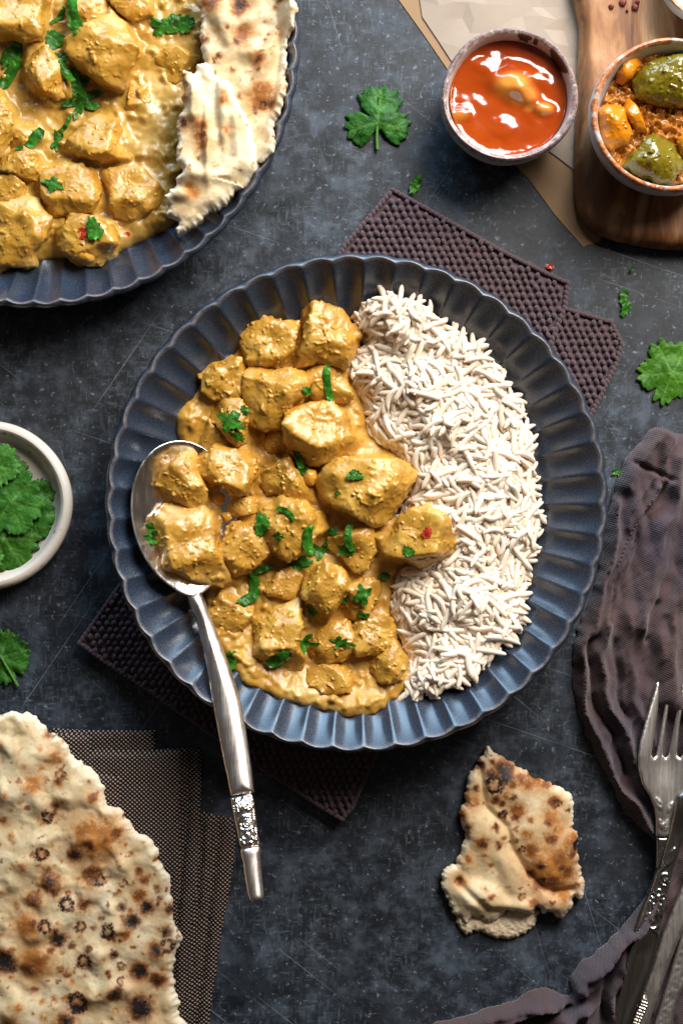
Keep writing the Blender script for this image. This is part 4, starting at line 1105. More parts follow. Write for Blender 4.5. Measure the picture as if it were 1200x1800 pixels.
pot('white_side_bowl', 'rim of another white bowl cut off by the top right corner of the photo', CQ,
    [(3, b + 18, 0), (60, b + 22, 0), (82, b + 50, 0), (88, b + 82, .3), (91, b + 89, 1), (95, b + 89, .8), (97, b + 78, .2), (92, b + 40, 0), (70, b + 4, 0), (60, b + .6, 0), (3, b + .6, 0)], CER_P, .7)
# pickle
pp = disc_poly(CP, 110, b + 80)
def paste_top(px, py, d):
    n = fbm(px / 19, py / 19, 4, 5, .7); n2 = np.maximum(0, fbm(px / 10, py / 10, 8, 3) - .1)
    return b + 72 + n * 15 + n2 * 10 + 5 * np.exp(-d / 8)
o = slab('pickle_paste', pp, paste_top, b + 44, PASTE, zref=b + 75, spacing=2.8, angle=None); props(o, 'rough orange spice paste between the mango pieces in the rusty rimmed bowl', 'pickle')
for poly, zb, H, mt, lab, sd in [
  ([(1114,142),(1128,118),(1160,102),(1200,94),(1260,98),(1262,150),(1230,178),(1200,182),(1150,172),(1122,165)], b + 68, 58, PICK_G, 'large wet olive green mango piece at the top of the pickle bowl', 3),
  ([(1097,287),(1112,270),(1130,248),(1150,232),(1170,236),(1196,258),(1204,275),(1196,300),(1178,316),(1150,316),(1118,300)], b + 68, 56, PICK_G, 'pointed olive green mango piece at the bottom of the pickle bowl', 4),
  ([(1052,196),(1066,186),(1088,180),(1100,192),(1108,212),(1116,230),(1098,248),(1076,262),(1060,250),(1052,220)], b + 66, 50, PICK_O, 'bright orange mango piece at the left side of the pickle bowl', 5),
  ([(1096,190),(1106,166),(1116,180),(1128,208),(1138,226),(1120,228),(1106,212)], b + 70, 44, PICK_O, 'slim orange mango strip between the two green pieces', 6),
  ([(1086,126),(1100,104),(1122,98),(1126,112),(1108,136),(1096,144),(1084,140)], b + 68, 42, PICK_O, 'small orange mango piece at the upper left inside the pickle bowl', 8),
  ([(1190,240),(1215,225),(1240,240),(1235,285),(1205,275)], b + 68, 44, PICK_O, 'orange mango piece cut by the right edge of the photo', 9)]:
    V, F = chunk(poly, zb, H, sd, ICO6, 4.2, 0.8); o = obj('mango_piece', V, F, mt); props(o, lab, 'pickle', 'mango pieces in the pickle bowl')
for i, (x, y, s_) in enumerate([(1074, 11, 5), (1094, 4, 7), (1116, 12, 7), (1120, 3, 4), (1102, 18, 3)]):
    V, F = chunk([(x - s_, y - s_ * .5), (x, y - s_), (x + s_, y - s_ * .2), (x + s_ * .6, y + s_), (x - s_ * .7, y + s_ * .8)], BZ + .5, 6, i, ICO3, 4, .2)
    o = obj('chilli_flake', V, F, CHILID); props(o, ['leftmost dark chilli flake on the wooden board', 'chilli flake at the very top edge on the wooden board', 'dark chilli flake furthest right on the wooden board', 'tiny chilli flake above the right one on the wooden board', 'smallest chilli crumb below the others on the wooden board'][i], 'chilli', 'chilli flakes on the board')
# herb dish
CW = P(-26, 888, 62)
pot('herb_dish', 'shallow speckled cream dish of coriander leaves at the left edge of the photo', CW,
    [(3, 24, 0), (85, 25, 0), (112, 31, 0), (122, 42, 0), (126, 52, .0), (129, 58, .1), (134, 61, .1), (142, 58, .1), (147, 50, .05), (147, 38, 0), (136, 16, 0), (118, 3, 0), (104, .6, 0), (3, .6, 0)], CER_W, .4, wob=.012)
L5 = [(UP, .98, .62), (UP - .95, .92, .62), (UP + .95, .95, .62), (.5, .92, .7), (2.65, .95, .7), (1.5, .8, .7)]
for i, (cx, cy, sz, ro, zz, mt, lab) in enumerate([
  (-10, 968, 52, 1.2, 16, LEAF, 'lowest coriander leaf in the speckled dish'), (62, 945, 40, 2.2, 17, LEAF, 'small coriander leaf tucked at the lower right of the dish'),
  (84, 862, 26, .9, 19, LEAF, 'dark frilly coriander tip nearest the right rim of the dish'), (70, 905, 44, .5, 24, LEAF, 'toothed coriander leaf at the right side of the dish'),
  (22, 832, 42, .2, 22, LEAF, 'dark coriander leaf under the large central one in the dish'), (18, 940, 66, 2.6, 30, m_leaf('deep_coriander_leaf', (0.012, 0.060, 0.005), (0.030, 0.105, 0.008)), 'deep green coriander leaf across the lower half of the dish'),
  (30, 878, 60, 2.8, 38, m_leaf('mid_coriander_leaf', (0.016, 0.088, 0.008), (0.036, 0.140, 0.016)), 'large central coriander leaf on top in the dish'), (4, 815, 44, -.3, 42, LEAFL, 'pale green coriander leaf at the top of the dish'),
  (-6, 978, 24, .3, 36, LEAFL, 'bright little coriander sprig at the bottom left of the dish')]):
    whole_leaf(cx - 10, cy + 4, sz * 1.06, ro, L5, lab, mt, z0=zz + 8, curl=5, seed=i + 3, group='coriander leaves in the dish', spacing=3.2, teeth=10, tooth=.09)

# ------------------------------------------------------------------ knitted cloth under the bowl
cloth = thing('knitted_cloth', 'folded plum knitted cloth lying under the round bowl', 'cloth', (*P(620, 890, 0), 0))
K1 = [(690,333),(760,372),(880,440),(960,480),(998,497),(992,540),(968,602),(880,800),(760,1080),(655,1338),(618,1420),(600,1440),(560,1416),(400,1310),(250,1206),(180,1160),(140,1130),(200,1045),(400,755),(560,520),(605,432)]
K2 = [(900,520),(995,543),(1074,566),(1092,604),(1082,640),(1042,722),(930,900),(780,900),(700,700)]
kn_dir = math.radians(-56)
def knit_layer(name, poly, z0, T, rot, vis):
    q = densify(poly, 9)
    slab(name, q, lambda px, py, d: z0 + T * .30 + dome(d, 7, T * .25), z0, KNIT, zref=z0 + T, spacing=14, parent=cloth, angle=None)
    # moss stitch: one small knot per stitch
    ux, uy = math.cos(rot), math.sin(rot); vx, vy = -uy, ux
    pa, pb = 14.0, 10.6
    k = 120; I, J = np.meshgrid(np.arange(-k, k), np.arange(-k, k))
    A = (I + 0.5 * (J % 2)) * pa; B = J * pb; X = 620 + A * ux + B * vx; Y = 890 + A * uy + B * vy
    X = X.ravel(); Y = Y.ravel()
    ok = (np.abs(X - 620) < 620) & (np.abs(Y - 890) < 620); X, Y = X[ok], Y[ok]
    rs_ = np.random.RandomState(4); X = X + rs_.normal(0, .8, len(X)); Y = Y + rs_.normal(0, .8, len(Y))
    sd = sdist(X, Y, q); ok = (sd > 5) & (np.hypot(X - 626, Y - 885) > 405) & vis(X, Y); X, Y = X[ok], Y[ok]
    bV, bF = ico(2); bV = bV.copy()
    VV = []; n = len(bV)
    for x, y in zip(X, Y):
        wx, wy = P(x, y, z0 + T); a = -rot + rs_.normal(0, .15) + .5; c, s = math.cos(a), math.sin(a)
        v = bV * np.array([6.0, 4.2, 6.0]) * rs_.uniform(.85, 1.1)
        VV.append(np.stack([wx + v[:, 0] * c - v[:, 1] * s, wy + v[:, 0] * s + v[:, 1] * c, z0 + T * .8 + v[:, 2] + rs_.normal(0, .5)], 1))
    # edge cord
    ed = densify(poly, 8.5)
    for (x, y), (x2, y2) in zip(ed, np.roll(ed, -1, 0)):
        if math.hypot(x - 626, y - 885) < 405: continue
        wx, wy = P(x, y, z0 + T); a = -math.atan2(y2 - y, x2 - x) + .3; c, s = math.cos(a), math.sin(a); v = bV * np.array([6.5, 4.2, 4.4])
        VV.append(np.stack([wx + v[:, 0] * c - v[:, 1] * s, wy + v[:, 0] * s + v[:, 1] * c, z0 + T * .7 + v[:, 2]], 1))
    m = len(VV); FF = np.concatenate([bF + i * n for i in range(m)])
    o = obj('knitted_stitch', np.concatenate(VV), FF, KNIT, cloth); o['kind'] = 'stuff'
knit_layer('upper_layer', K1, 13, 15, kn_dir, lambda X, Y: X > -99)
knit_layer('lower_layer', K2, 0, 13, kn_dir, lambda X, Y: sdist(X, Y, densify(K1, 30)) < 6)

# ------------------------------------------------------------------ black and tan woven cloth
wc = thing('woven_napkin', 'black and tan woven napkin folded in pleats under the large naan', 'napkin', (*P(200, 1550, 0), 0))
for i, (poly, z0) in enumerate([
  ([(350,1425),(408,1439),(416,1475),(408,1540),(392,1625),(376,1730),(364,1830),(180,1830),(200,1420)], 0.5),
  ([(330,1428),(374,1434),(372,1500),(352,1650),(342,1830),(200,1830),(200,1425)], 7.5),
  ([(92,1281),(180,1284),(274,1284),(272,1325),(240,1345),(90,1345)], 9),
  ([(165,1317),(260,1318),(355,1315),(352,1430),(346,1560),(330,1700),(322,1830),(100,1830),(100,1317)], 14.5),
  ([(60,1289),(120,1290),(159,1292),(162,1330),(162,1400),(60,1400)], 22),
  ([(166,1322),(240,1324),(322,1319),(318,1420),(316,1560),(306,1700),(300,1830),(90,1830),(120,1330)], 22),
  ([(140,1358),(176,1361),(212,1366),(211,1420),(206,1480),(140,1480)], 29.5)]):
    def tf(px, py, d, z0=z0, i=i): return -13 * (i in (1, 3)) * np.exp(-((px - (338 if i == 3 else 362) + (py - 1320) * (.09 if i == 3 else .05)) / 4.0) ** 2) - 11 * (i in (0,)) * np.exp(-((px - 388 + (py - 1440) * .12) / 4.0) ** 2) + z0 + 1.0 + dome(d, 7, 6.5) + fbm(px / 45, py / 45, i, 2) * 1.0
    slab('fold', rough(poly, 8, 1.2, .06, i, curve=False), tf, z0 - .3, WEAVE, zref=z0 + 5, spacing=7, parent=wc, angle=None)

# ------------------------------------------------------------------ flat breads
def bread_mask(spots, seed, dens=1.0, sc_=1.0, tb=0.0):
    def f(px, py, d):
        m = np.zeros((len(px), 3)); wx = fbm(px / 13, py / 13, seed, 4, .6) * 4.5; wy = fbm(px / 13, py / 13, seed + 5, 4, .6) * 4.5
        X, Y = px + wx, py + wy
        for s_ in spots:
            x, y, r, ch, to = s_[:5]; k = (np.abs(px - x) < r * 3 + 8) & (np.abs(py - y) < r * 3 + 8)
            dd = np.hypot(X[k] - x, Y[k] - y) / r
            if len(s_) > 5 and (int(x) + int(y)) % 3: c_ = ch * (np.exp(-((dd - .85) / .34) ** 2) * (.5 + .6 * (fbm(px[k] / 5, py[k] / 5, seed, 2) > -.1)) + .22 * (dd < .8))          # a burst bubble leaves a charred ring
            else: c_ = ch * np.exp(-dd ** 2.5)
            m[k, 0] = np.maximum(m[k, 0], c_); m[k, 1] = np.maximum(m[k, 1], min(1, to * 1.25) * np.exp(-(dd / 1.55) ** 2))
        n = fbm(px / 11, py / 11, seed + 9, 2); n2 = fbm(px / 45, py / 45, seed + 2, 2)
        k = smooth(.42, .60, n + .25 * n2 * dens + (dens - 1) * .15)
        m[:, 0] = np.maximum(m[:, 0], k * .45 * smooth(-.1, .4, n2)); m[:, 1] = np.maximum(m[:, 1], np.clip(smooth(.3, .6, n + .3 * n2) * .35 + tb * smooth(0, .5, n2), 0, 1))
        m[:, 2] = 1 - smooth(3, 13, d + fbm(px / 8, py / 8, seed + 1, 2) * 5)
        return m
    return f
def bread_top(z0, T, seed, bl=1.0, hf=1.0, base=None, bumps=()):
    def f(px, py, d):
        z = z0 + T * (1 - np.exp(-(d + 1.5) / 5.0)) * .9
        a = fbm(px / 55, py / 55, seed, 2); b_ = fbm(px / 26, py / 26, seed + 3, 3)
        z = z + (np.maximum(0, a) * 10 + np.maximum(0, b_) * 2.5 + a * 3) * bl * smooth(0, 14, d)
        z = z + fbm(px / 7, py / 7, seed + 6, 3, .6) * (.28 + 2.2 * (1 - smooth(1, 10, d))) * hf
        for x, y, rx, ry, h, ro in bumps:
            u = (px - x) * math.cos(ro) + (py - y) * math.sin(ro); v = -(px - x) * math.sin(ro) + (py - y) * math.cos(ro)
            z = z + h * np.exp(-((u / rx) ** 2 + (v / ry) ** 2) ** 1.6) * smooth(0, 8, d)
        if base is not None: z = z + base(px, py)
        return z
    return f
def crumb_side(px, py, s=1): return 0
NA = [(-90,1262),(-30,1257),(0,1255),(30,1252),(60,1257),(74,1268),(86,1288),(98,1294),(112,1304),(130,1330),(152,1346),(168,1360),(184,1392),(192,1414),(214,1424),(226,1440),(240,1462),(262,1474),(274,1490),(278,1512),(292,1535),(300,1560),(303,1585),(308,1620),(318,1652),(306,1680),(304,1720),(312,1752),(318,1785),(330,1805),(345,1860),(-90,1860)]
big_spots = [(168,1472,34,.25,1.0),(190,1460,20,.35,1),(150,1460,16,.4,1),(132,1502,13,1.0,.8),(160,1480,10,.7,1),(206,1462,12,.6,1),(90,1548,16,.9,.8),(84,1530,9,.7,.6),(98,1562,10,.8,.8),(164,1536,18,.75,.9),(178,1545,10,.9,.5,1),
 (260,1592,13,1,.7),(246,1572,12,.6,.8),(232,1616,15,1.1,.5,1),(246,1706,17,1,.8),(250,1700,10,1,.8),(138,1760,17,1.1,.6,1),(136,1770,10,1,.4),(248,1768,22,1.1,.7,1),(256,1775,14,1,.6),(240,1758,10,.9,.6),(204,1744,12,1,.6),(210,1736,8,.9,.6),(10,1688,22,1.1,.6,1),(24,1700,9,1,.5),
 (64,1688,26,.45,1.0),(52,1695,12,.7,.8),(50,1626,20,.35,.9),(60,1620,9,.7,.8),(104,1648,14,1,.6,1),(100,1636,8,.9,.7),(192,1634,12,1,.3,1),(120,1586,12,1,.2,1),(150,1585,11,.8,.7),(76,1498,11,1,.6,1),(86,1434,10,.9,.3,1),(98,1425,7,.6,.6),(108,1360,9,.7,.6,1),(106,1372,8,.6,.7),(100,1412,9,.8,.5),(52,1418,6,.6,.5),
 (276,1668,13,.9,.8),(295,1660,12,.8,.3,1),(278,1720,14,.8,.8),(293,1636,10,.9,.4,1),(150,1688,12,.9,.6,1),(118,1792,16,.9,.8),(20,1798,12,.6,.8),(166,1400,10,.6,.8),(86,1290,6,.5,.9),(100,1330,12,.4,.7),(60,1374,14,.3,.8),(65,1578,13,.7,.7),(52,1578,9,.7,.6),(202,1675,8,.9,.4),(215,1594,9,.9,.3,1),(256,1544,9,.6,.7),(246,1530,8,.7,.7),(218,1550,8,.7,.4,1),(180,1612,7,.6,.5),(165,1630,6,.6,.5),(144,1628,9,.7,.3,1),(30,1590,8,.4,.4),(8,1440,8,.5,.6),(4,1482,6,.6,.4),(44,1520,7,.5,.6),(82,1624,10,.9,.4,1),(200,1645,8,.8,.6),(222,1640,9,.5,.8),(298,1598,9,.9,.6),(108,1702,8,.6,.6),(120,1710,8,.7,.6),(214,1695,7,.7,.4,1),(214,1720,7,.8,.4,1),(62,1738,6,.6,.5),(92,1668,7,.6,.6),(128,1660,7,.7,.4),(278,1560,7,.6,.5),(282,1578,6,.6,.5)]
rz = np.random.RandomState(5)
for _ in range(170):
    x_, y_ = rz.uniform(0, 300), rz.uniform(1300, 1800); big_spots.append((x_, y_, rz.uniform(2.0, 5.0), rz.uniform(.1, .9) * (.4 + .6 * (x_ > 120)), rz.uniform(.4, .9)))
nb = [(168,1470,44,42,12,0),(30,1380,46,60,14,.3),(50,1320,40,30,9,.2),(210,1524,18,16,7,0),(70,1690,34,24,8,0),(110,1380,30,22,6,.5),(60,1630,30,22,8,.7),(20,1500,60,50,9,0),(40,1780,50,30,10,0),(110,1590,40,26,6,.4),(230,1660,44,30,6,.4),(190,1740,50,24,6,-.3)]
o = slab('naan_bread', rough(NA, 2.6, 6, .06, 3, o=3), bread_top(34, 14, 3, 1.0, bumps=nb), lambda px, py, d: 31 + np.clip(6 - d, 0, 6) * .4, NAAN, zref=38, spacing=2.7, mask=bread_mask(big_spots, 4, .96), angle=None, loc=(*P(100, 1550, 34), 34))
props(o, 'large blistered naan with charred spots on the woven napkin, bottom left', 'naan')
z = lambda pts: [(740 + x / 3.75, 1280 + y / 3.75) for x, y in pts]
NB = z([(405,180),(435,125),(470,160),(520,190),(560,215),(600,225),(640,265),(700,290),(740,330),(800,350),(860,365),(900,390),(950,420),(990,450),(1008,500),(1010,560),(1000,620),(1005,665),(1028,700),(1032,800),(1035,850),(1045,920),(1075,1010),(1068,1080),(1045,1142),(1012,1110),(1000,1180),(968,1210),(945,1245),(908,1266),(870,1222),(800,1225),(765,1190),(755,1240),(735,1300),(680,1350),(600,1375),(540,1395),(470,1370),(400,1345),(355,1335),(310,1365),(250,1310),(235,1260),(190,1200),(165,1120),(145,1080),(140,950),(190,915),(232,900),(240,840),(270,780),(285,700),(255,600),(255,540),(290,480),(285,430),(300,370),(320,290),(350,270)])
sp2 = [(740+x/3.75, 1280+y/3.75, r/3.75, c, t, *k) for x, y, r, c, t, *k in [
 (545,270,65,1,.8),(560,320,50,1,.7),(460,300,34,.9,.7),(480,365,55,1.1,.4,1),(380,250,32,.9,.9),(470,225,22,.8,.9),(360,400,24,.8,.8),(490,470,30,.8,.9),(530,500,24,.8,.8),(535,570,26,1,.6,1),(630,540,50,.5,1),(620,590,28,.8,.9),(600,455,26,.8,.7),(490,645,26,.85,.7),(400,750,36,.8,1),(510,770,26,.85,.6),(310,640,22,.6,.8),(250,1000,34,.7,.9),(870,480,40,.7,.9),(890,490,26,.8,.6,1),(960,535,22,.9,.5,1),(850,580,50,.3,.8),(830,610,26,.7,.6,1),(985,740,60,.45,1),(1018,765,38,1.3,1),(985,810,34,.6,1),
 (850,720,40,.7,1),(720,790,50,.5,1),(650,795,22,.8,.6,1),(850,920,150,.2,1.0),(780,900,28,.9,.9),(900,850,60,.55,1),(950,940,50,.6,1),(850,1000,60,.6,1),(800,980,28,.9,.9),(720,950,34,.8,1),(780,1020,50,.5,1),(920,900,30,.8,1),(880,1050,40,.6,1),(900,650,60,.15,.6),(750,330,60,.4,.8),(650,330,40,.6,.8),(700,370,40,.5,.8),(820,370,34,.5,.8),(600,360,30,.6,.8),(550,440,30,.4,.7),(660,1100,26,.6,.6,1),(730,1140,30,.6,.8),(850,1135,18,.7,.7),(455,1100,22,.6,.7),(420,1050,18,.5,.6),(310,850,26,.4,.8),(450,890,20,.5,.7),(540,720,20,.6,.5),(415,840,20,.5,.6),(330,480,50,.2,.7),(300,440,30,.4,.6),(265,570,30,.5,1),(1020,1025,18,.6,.6),(690,690,30,.3,.7),(710,600,22,.5,.7),(930,1090,50,.3,.8)]]
cr = z([(385,250),(420,520),(560,650),(600,800),(680,930),(800,1040),(870,1080),(990,1060)])
cr2 = z([(240,1010),(330,1100),(440,1190),(560,1210),(740,1240)])
def crease(px, py):
    q = segdist(px, py, cr, False); q2 = segdist(px, py, cr2, False)
    return -9 * np.exp(-(q / 6) ** 2) - 7 * np.exp(-(q2 / 7) ** 2)
b2 = [(740+x/3.75, 1280+y/3.75, rx/3.75, ry/3.75, h, ro) for x, y, rx, ry, h, ro in [(840,800,170,260,18,-.35),(420,720,110,200,12,-.5),(600,960,80,150,13,-.4),(390,1110,170,90,17,.35),(650,1180,120,60,12,.1),(860,1150,110,80,14,0),(560,400,160,100,8,.3),(900,500,90,110,7,0),(985,760,50,80,9,0)]]
under = z([(240,1240),(330,1230),(480,1240),(620,1200),(760,1200),(765,1260),(735,1310),(680,1360),(600,1385),(540,1400),(470,1376),(400,1350),(355,1340),(310,1370),(250,1320)])
nb_t = thing('torn_naan_piece', 'torn piece of toasted naan alone on the slate at the lower right', 'naan', (*P(900, 1480, 0), 0))
m_under = lambda px, py, d: np.stack([0 * px, .25 + 0 * px, .9 + 0 * px], 1)
slab('lower_crumb', rough(under, 2.4, 4, .12, 8, o=3), lambda px, py, d: 3 + 11 * (1 - np.exp(-(d + 1) / 4)) + fbm(px / 6, py / 6, 2, 3) * 2.4, 1, NAAN, zref=10, spacing=2.5, parent=nb_t, mask=m_under, angle=None)
NBu = [p for p in NB if not (p[1] > 1280 + 1290 / 3.75 and p[0] < 740 + 760 / 3.75)]
NBu = z([(405,180),(435,125),(470,160),(520,190),(560,215),(600,225),(640,265),(700,290),(740,330),(800,350),(860,365),(900,390),(950,420),(990,450),(1008,500),(1010,560),(1000,620),(1005,665),(1028,700),(1032,800),(1035,850),(1045,920),(1075,1010),(1068,1080),(1045,1142),(1012,1110),(1000,1180),(968,1210),(945,1245),(908,1266),(870,1222),(800,1225),(765,1190),(740,1245),(700,1240),(600,1215),(560,1220),(470,1280),(400,1270),(330,1265),(290,1292),(250,1240),(200,1215),(165,1120),(145,1080),(140,950),(190,915),(232,900),(240,840),(270,780),(285,700),(255,600),(255,540),(290,480),(285,430),(300,370),(320,290),(350,270)])
slab('toasted_crust', rough(NBu, 2.2, 4, .09, 6, o=3), bread_top(12, 15, 8, .45, 1.0, base=crease, bumps=b2), lambda px, py, d: 8 + 0 * px, NAAN, zref=22, spacing=2.4, parent=nb_t, mask=bread_mask(sp2, 2, .9, tb=.25), angle=None)
z7 = lambda pts: [(200 + x / 3.53, y / 3.53) for x, y in pts]
N1 = z7([(545,-150),(1110,-150),(1125,-20),(1130,40),(1142,80),(1125,150),(1118,200),(1085,250),(1066,310),(1080,370),(1066,430),(1062,500),(1075,560),(1050,640),(1040,700),(1010,750),(998,810),(1008,870),(1005,940),(970,990),(925,1022),(860,980),(780,800),(640,560),(560,380),(545,280),(530,200),(545,120)])
s3 = [(200+x/3.53, y/3.53, r/3.53, c, t, *k) for x, y, r, c, t, *k in [(610,20,60,.7,.9),(790,30,55,.9,.9),(770,80,36,.7,.9),(800,220,60,.5,1),(770,260,26,.8,.8),(655,350,24,.9,.7),(620,380,16,.7,.6),(910,370,44,.45,.9),(900,380,20,.8,.8),(930,570,70,.35,1),(900,640,60,.4,1),(960,650,50,.45,1),(930,660,26,.9,.8,1),(880,680,24,.7,.8),(980,655,30,.7,.8),(740,440,16,.6,.6),(570,250,30,.5,.6),(1040,10,26,.8,.8),(710,185,12,.7,.5),(1000,50,16,.6,.6),(885,715,18,.7,.6),(785,600,20,.5,.6),(860,500,14,.5,.4)]]
o = slab('naan_bread', rough(N1, 2.4, 4, .09, 12, o=3), bread_top(95, 15, 14, .9, base=lambda px, py: np.maximum(0, bowl_z(*P(px, py, 105), CD, PIN2) - 88), bumps=[(470,100,14,50,12,.35),(395,45,16,40,10,-.3),(440,90,30,20,8,.5),(480,165,30,26,10,.4),(480,220,22,50,8,.2)]), lambda px, py, d: 90 + np.maximum(0, bowl_z(*P(px, py, 105), CD, PIN2) - 88), NAAN, zref=105, spacing=2.6, mask=bread_mask(s3, 9, .95, tb=.5), angle=None, loc=(*P(450, 120, 95), 95))
props(o, 'flat naan piece leaning along the right rim of the serving bowl', 'naan')
N2 = z7([(430,445),(455,438),(480,458),(508,455),(522,405),(550,398),(605,405),(615,440),(640,480),(690,505),(740,535),(750,600),(775,645),(820,715),(862,800),(872,870),(900,950),(912,1055),(860,1095),(820,1145),(760,1180),(720,1235),(660,1285),(615,1310),(560,1340),(520,1385),(460,1420),(400,1448),(385,1425),(400,1380),(360,1345),(330,1330),(345,1290),(318,1225),(350,1190),(385,1150),(400,1090),(440,1055),(400,1010),(388,970),(400,880),(395,800),(410,720),(440,680),(430,620),(440,560),(425,500)])
s4 = [(200+x/3.53, y/3.53, r/3.53, c, t, *k) for x, y, r, c, t, *k in [(440,775,34,.95,.9),(545,800,44,.5,.9),(530,860,34,.55,.9),(560,910,40,.5,.9),(570,850,16,.9,.8),(690,640,26,.3,1),(690,600,20,.2,1),(700,820,22,.3,1),(440,480,24,.5,.8),(440,600,22,.4,.8),(490,1200,34,.2,.9),(480,1170,22,.3,.9),(645,1040,14,.5,.6),(535,1000,14,.5,.6),(420,940,14,.6,.5)]]
up2 = z7([(745,540),(760,700),(770,850),(790,1000),(720,1100),(600,1110)])
def fold2(px, py):
    q = segdist(px, py, up2, False); k = inside(px, py, z7([(745,540),(1000,540),(1000,1200),(600,1110),(720,1100),(790,1000),(770,850),(760,700)]))
    return 8 * np.exp(-(q / 14) ** 2) - k * np.clip(q * .7, 0, 22) - smooth(300, 400, py) * 8
o = slab('naan_bread', rough(N2, 2.2, 4, .1, 15, o=3), bread_top(126, 16, 21, .8, base=fold2, bumps=[(345,190,10,40,9,0),(365,240,8,60,9,0),(392,190,9,70,9,-.05),(330,160,16,30,8,0),(335,308,22,18,12,0),(318,345,14,10,10,0),(372,270,9,40,7,.1)]), lambda px, py, d: 100 + 0 * px, NAAN, zref=125, spacing=2.4, mask=bread_mask(s4, 19, .5), angle=None, loc=(*P(370, 240, 110), 110))
props(o, 'folded torn naan piece lying on the curry and the flat naan', 'naan')

# ------------------------------------------------------------------ crumpled napkin
NP = [(1150,752),(1178,755),(1215,765),(1420,800),(1420,1900),(700,1900),(750,1815),(790,1798),(830,1788),(862,1775),(905,1764),(935,1746),(965,1742),(990,1752),(1006,1748),(1004,1722),(1018,1700),(1050,1678),(1076,1652),(1098,1628),(1130,1590),(1150,1555),(1165,1520),(1162,1492),(1146,1472),(1116,1448),(1094,1420),(1072,1372),(1052,1336),(1032,1290),(1014,1240),(1008,1190),(1012,1128),(1026,1084),(1044,1040),(1056,990),(1062,950),(1070,905),(1080,868),(1088,838),(1102,806),(1118,786),(1135,766)]
folds = [([(1160,765),(1125,800),(1105,850)],18,22),([(1175,775),(1165,810),(1172,850)],8,14),([(1085,880),(1078,950),(1066,1020),(1050,1080),(1034,1130),(1024,1190),(1032,1250),(1060,1320),(1086,1380),(1120,1430),(1150,1470)],8,22),
 ([(1158,860),(1130,920),(1108,960),(1092,1000),(1074,1060),(1060,1120),(1056,1180),(1070,1240),(1094,1310),(1126,1390)],7,20),
 ([(1195,810),(1180,880),(1160,960),(1138,1040),(1120,1100)],14,22),([(1220,900),(1200,1000),(1180,1080),(1175,1160),(1190,1240)],18,20),
 ([(1100,1080),(1098,1150),(1112,1220),(1135,1280),(1150,1340)],16,13),([(1150,1120),(1160,1180),(1170,1230)],20,10),([(1150,840),(1120,880),(1105,930)],9,12),
 ([(1180,1500),(1130,1600),(1085,1660),(1045,1700),(1025,1740),(1030,1790)],14,26),([(1000,1790),(960,1765),(920,1785),(860,1800),(800,1820)],12,22),([(1100,1680),(1070,1740),(1070,1800),(1060,1860)],12,24),([(1045,1760),(990,1800),(960,1850)],10,18),([(1150,1570),(1110,1630),(1060,1685),(1020,1712),(1008,1745)],9,20),([(780,1806),(850,1788),(920,1772),(985,1764)],8,18)]
crs = [([(1172,850),(1150,885),(1124,930),(1100,980),(1084,1030),(1068,1090)],3.5,16),([(1150,1060),(1125,1120)],6,8),([(1045,1120),(1040,1190),(1060,1270),(1100,1360)],4,12),([(1110,812),(1150,830),(1180,845)],4,10),([(1078,1130),(1080,1190),(1098,1260)],5,8),([(1090,1650),(1062,1710),(1055,1790)],6,18),([(1050,1720),(1000,1778),(930,1792),(850,1815)],6,18),([(1130,1620),(1100,1690),(1095,1760)],5,16)]
rc = np.random.RandomState(8); CRN = []
for _ in range(90):
    x_, y_ = (rc.uniform(1020, 1230), rc.uniform(780, 1480)) if rc.rand() < .7 else (rc.uniform(850, 1150), rc.uniform(1600, 1830))
    a_ = (1.75 if y_ < 1500 else 2.5) + rc.normal(0, .45); L_ = rc.uniform(25, 90); b_ = rc.normal(0, .5)
    t_ = np.linspace(-.5, .5, 6); CRN.append((np.stack([x_ + L_ * t_ * math.cos(a_) - b_ * 20 * t_ ** 2 * math.sin(a_), y_ + L_ * t_ * math.sin(a_) + b_ * 20 * t_ ** 2 * math.cos(a_)], 1), rc.uniform(2.2, 5), rc.uniform(-4.5, 4.0)))
def nap_top(px, py, d):
    wx = px + fbm(px / 90, py / 90, 1, 2) * 14; wy = py + fbm(px / 60, py / 60, 6, 2) * 10
    z = 4 + 5 * (1 - np.exp(-d / 5)) + 10 * (1 - np.exp(-d / 26)) + fbm(px / 30, py / 30, 12, 2) * 5 * np.exp(-((d - 12) / 12) ** 2)
    for pl, w_, h in folds:
        z = z + 1.5 * h * np.exp(-(segdist(wx, wy, pl, False) / w_) ** 1.35) * smooth(-2, 8, d)
    for pl, w_, h in crs:
        z = z - 1.4 * h * np.exp(-(segdist(wx, wy, pl, False) / w_) ** 2) * smooth(6, 16, d)
    z = z + fbm(px / 50, py / 70, 3, 2) * 10 * smooth(0, 20, d) + (1 - np.abs(fbm((px + py * .4) / 16, py / 44, 7, 3)) * 2) * 2.6 * smooth(0, 12, d) + np.abs(fbm(px / 30, py / 85, 9, 1)) * 14 * smooth(0, 20, d)
    for pl, w_, h in CRN:
        x0, y0 = pl.min(0) - 15; x1, y1 = pl.max(0) + 15; k = (px > x0) & (px < x1) & (py > y0) & (py < y1)
        if k.any(): z[k] = z[k] + h * np.exp(-(segdist(px[k], py[k], pl, False) / w_) ** 1.5) * smooth(0, 12, d[k])
    return np.maximum(z, 3)
o = slab('crumpled_napkin', rough(NP, 5, 4, .05, 5), nap_top, .6, NAPKIN, zref=20, spacing=3.6, angle=None, loc=(*P(1150, 1300, 0), 0))
props(o, 'crumpled plum linen napkin along the right side under the cutlery', 'napkin')

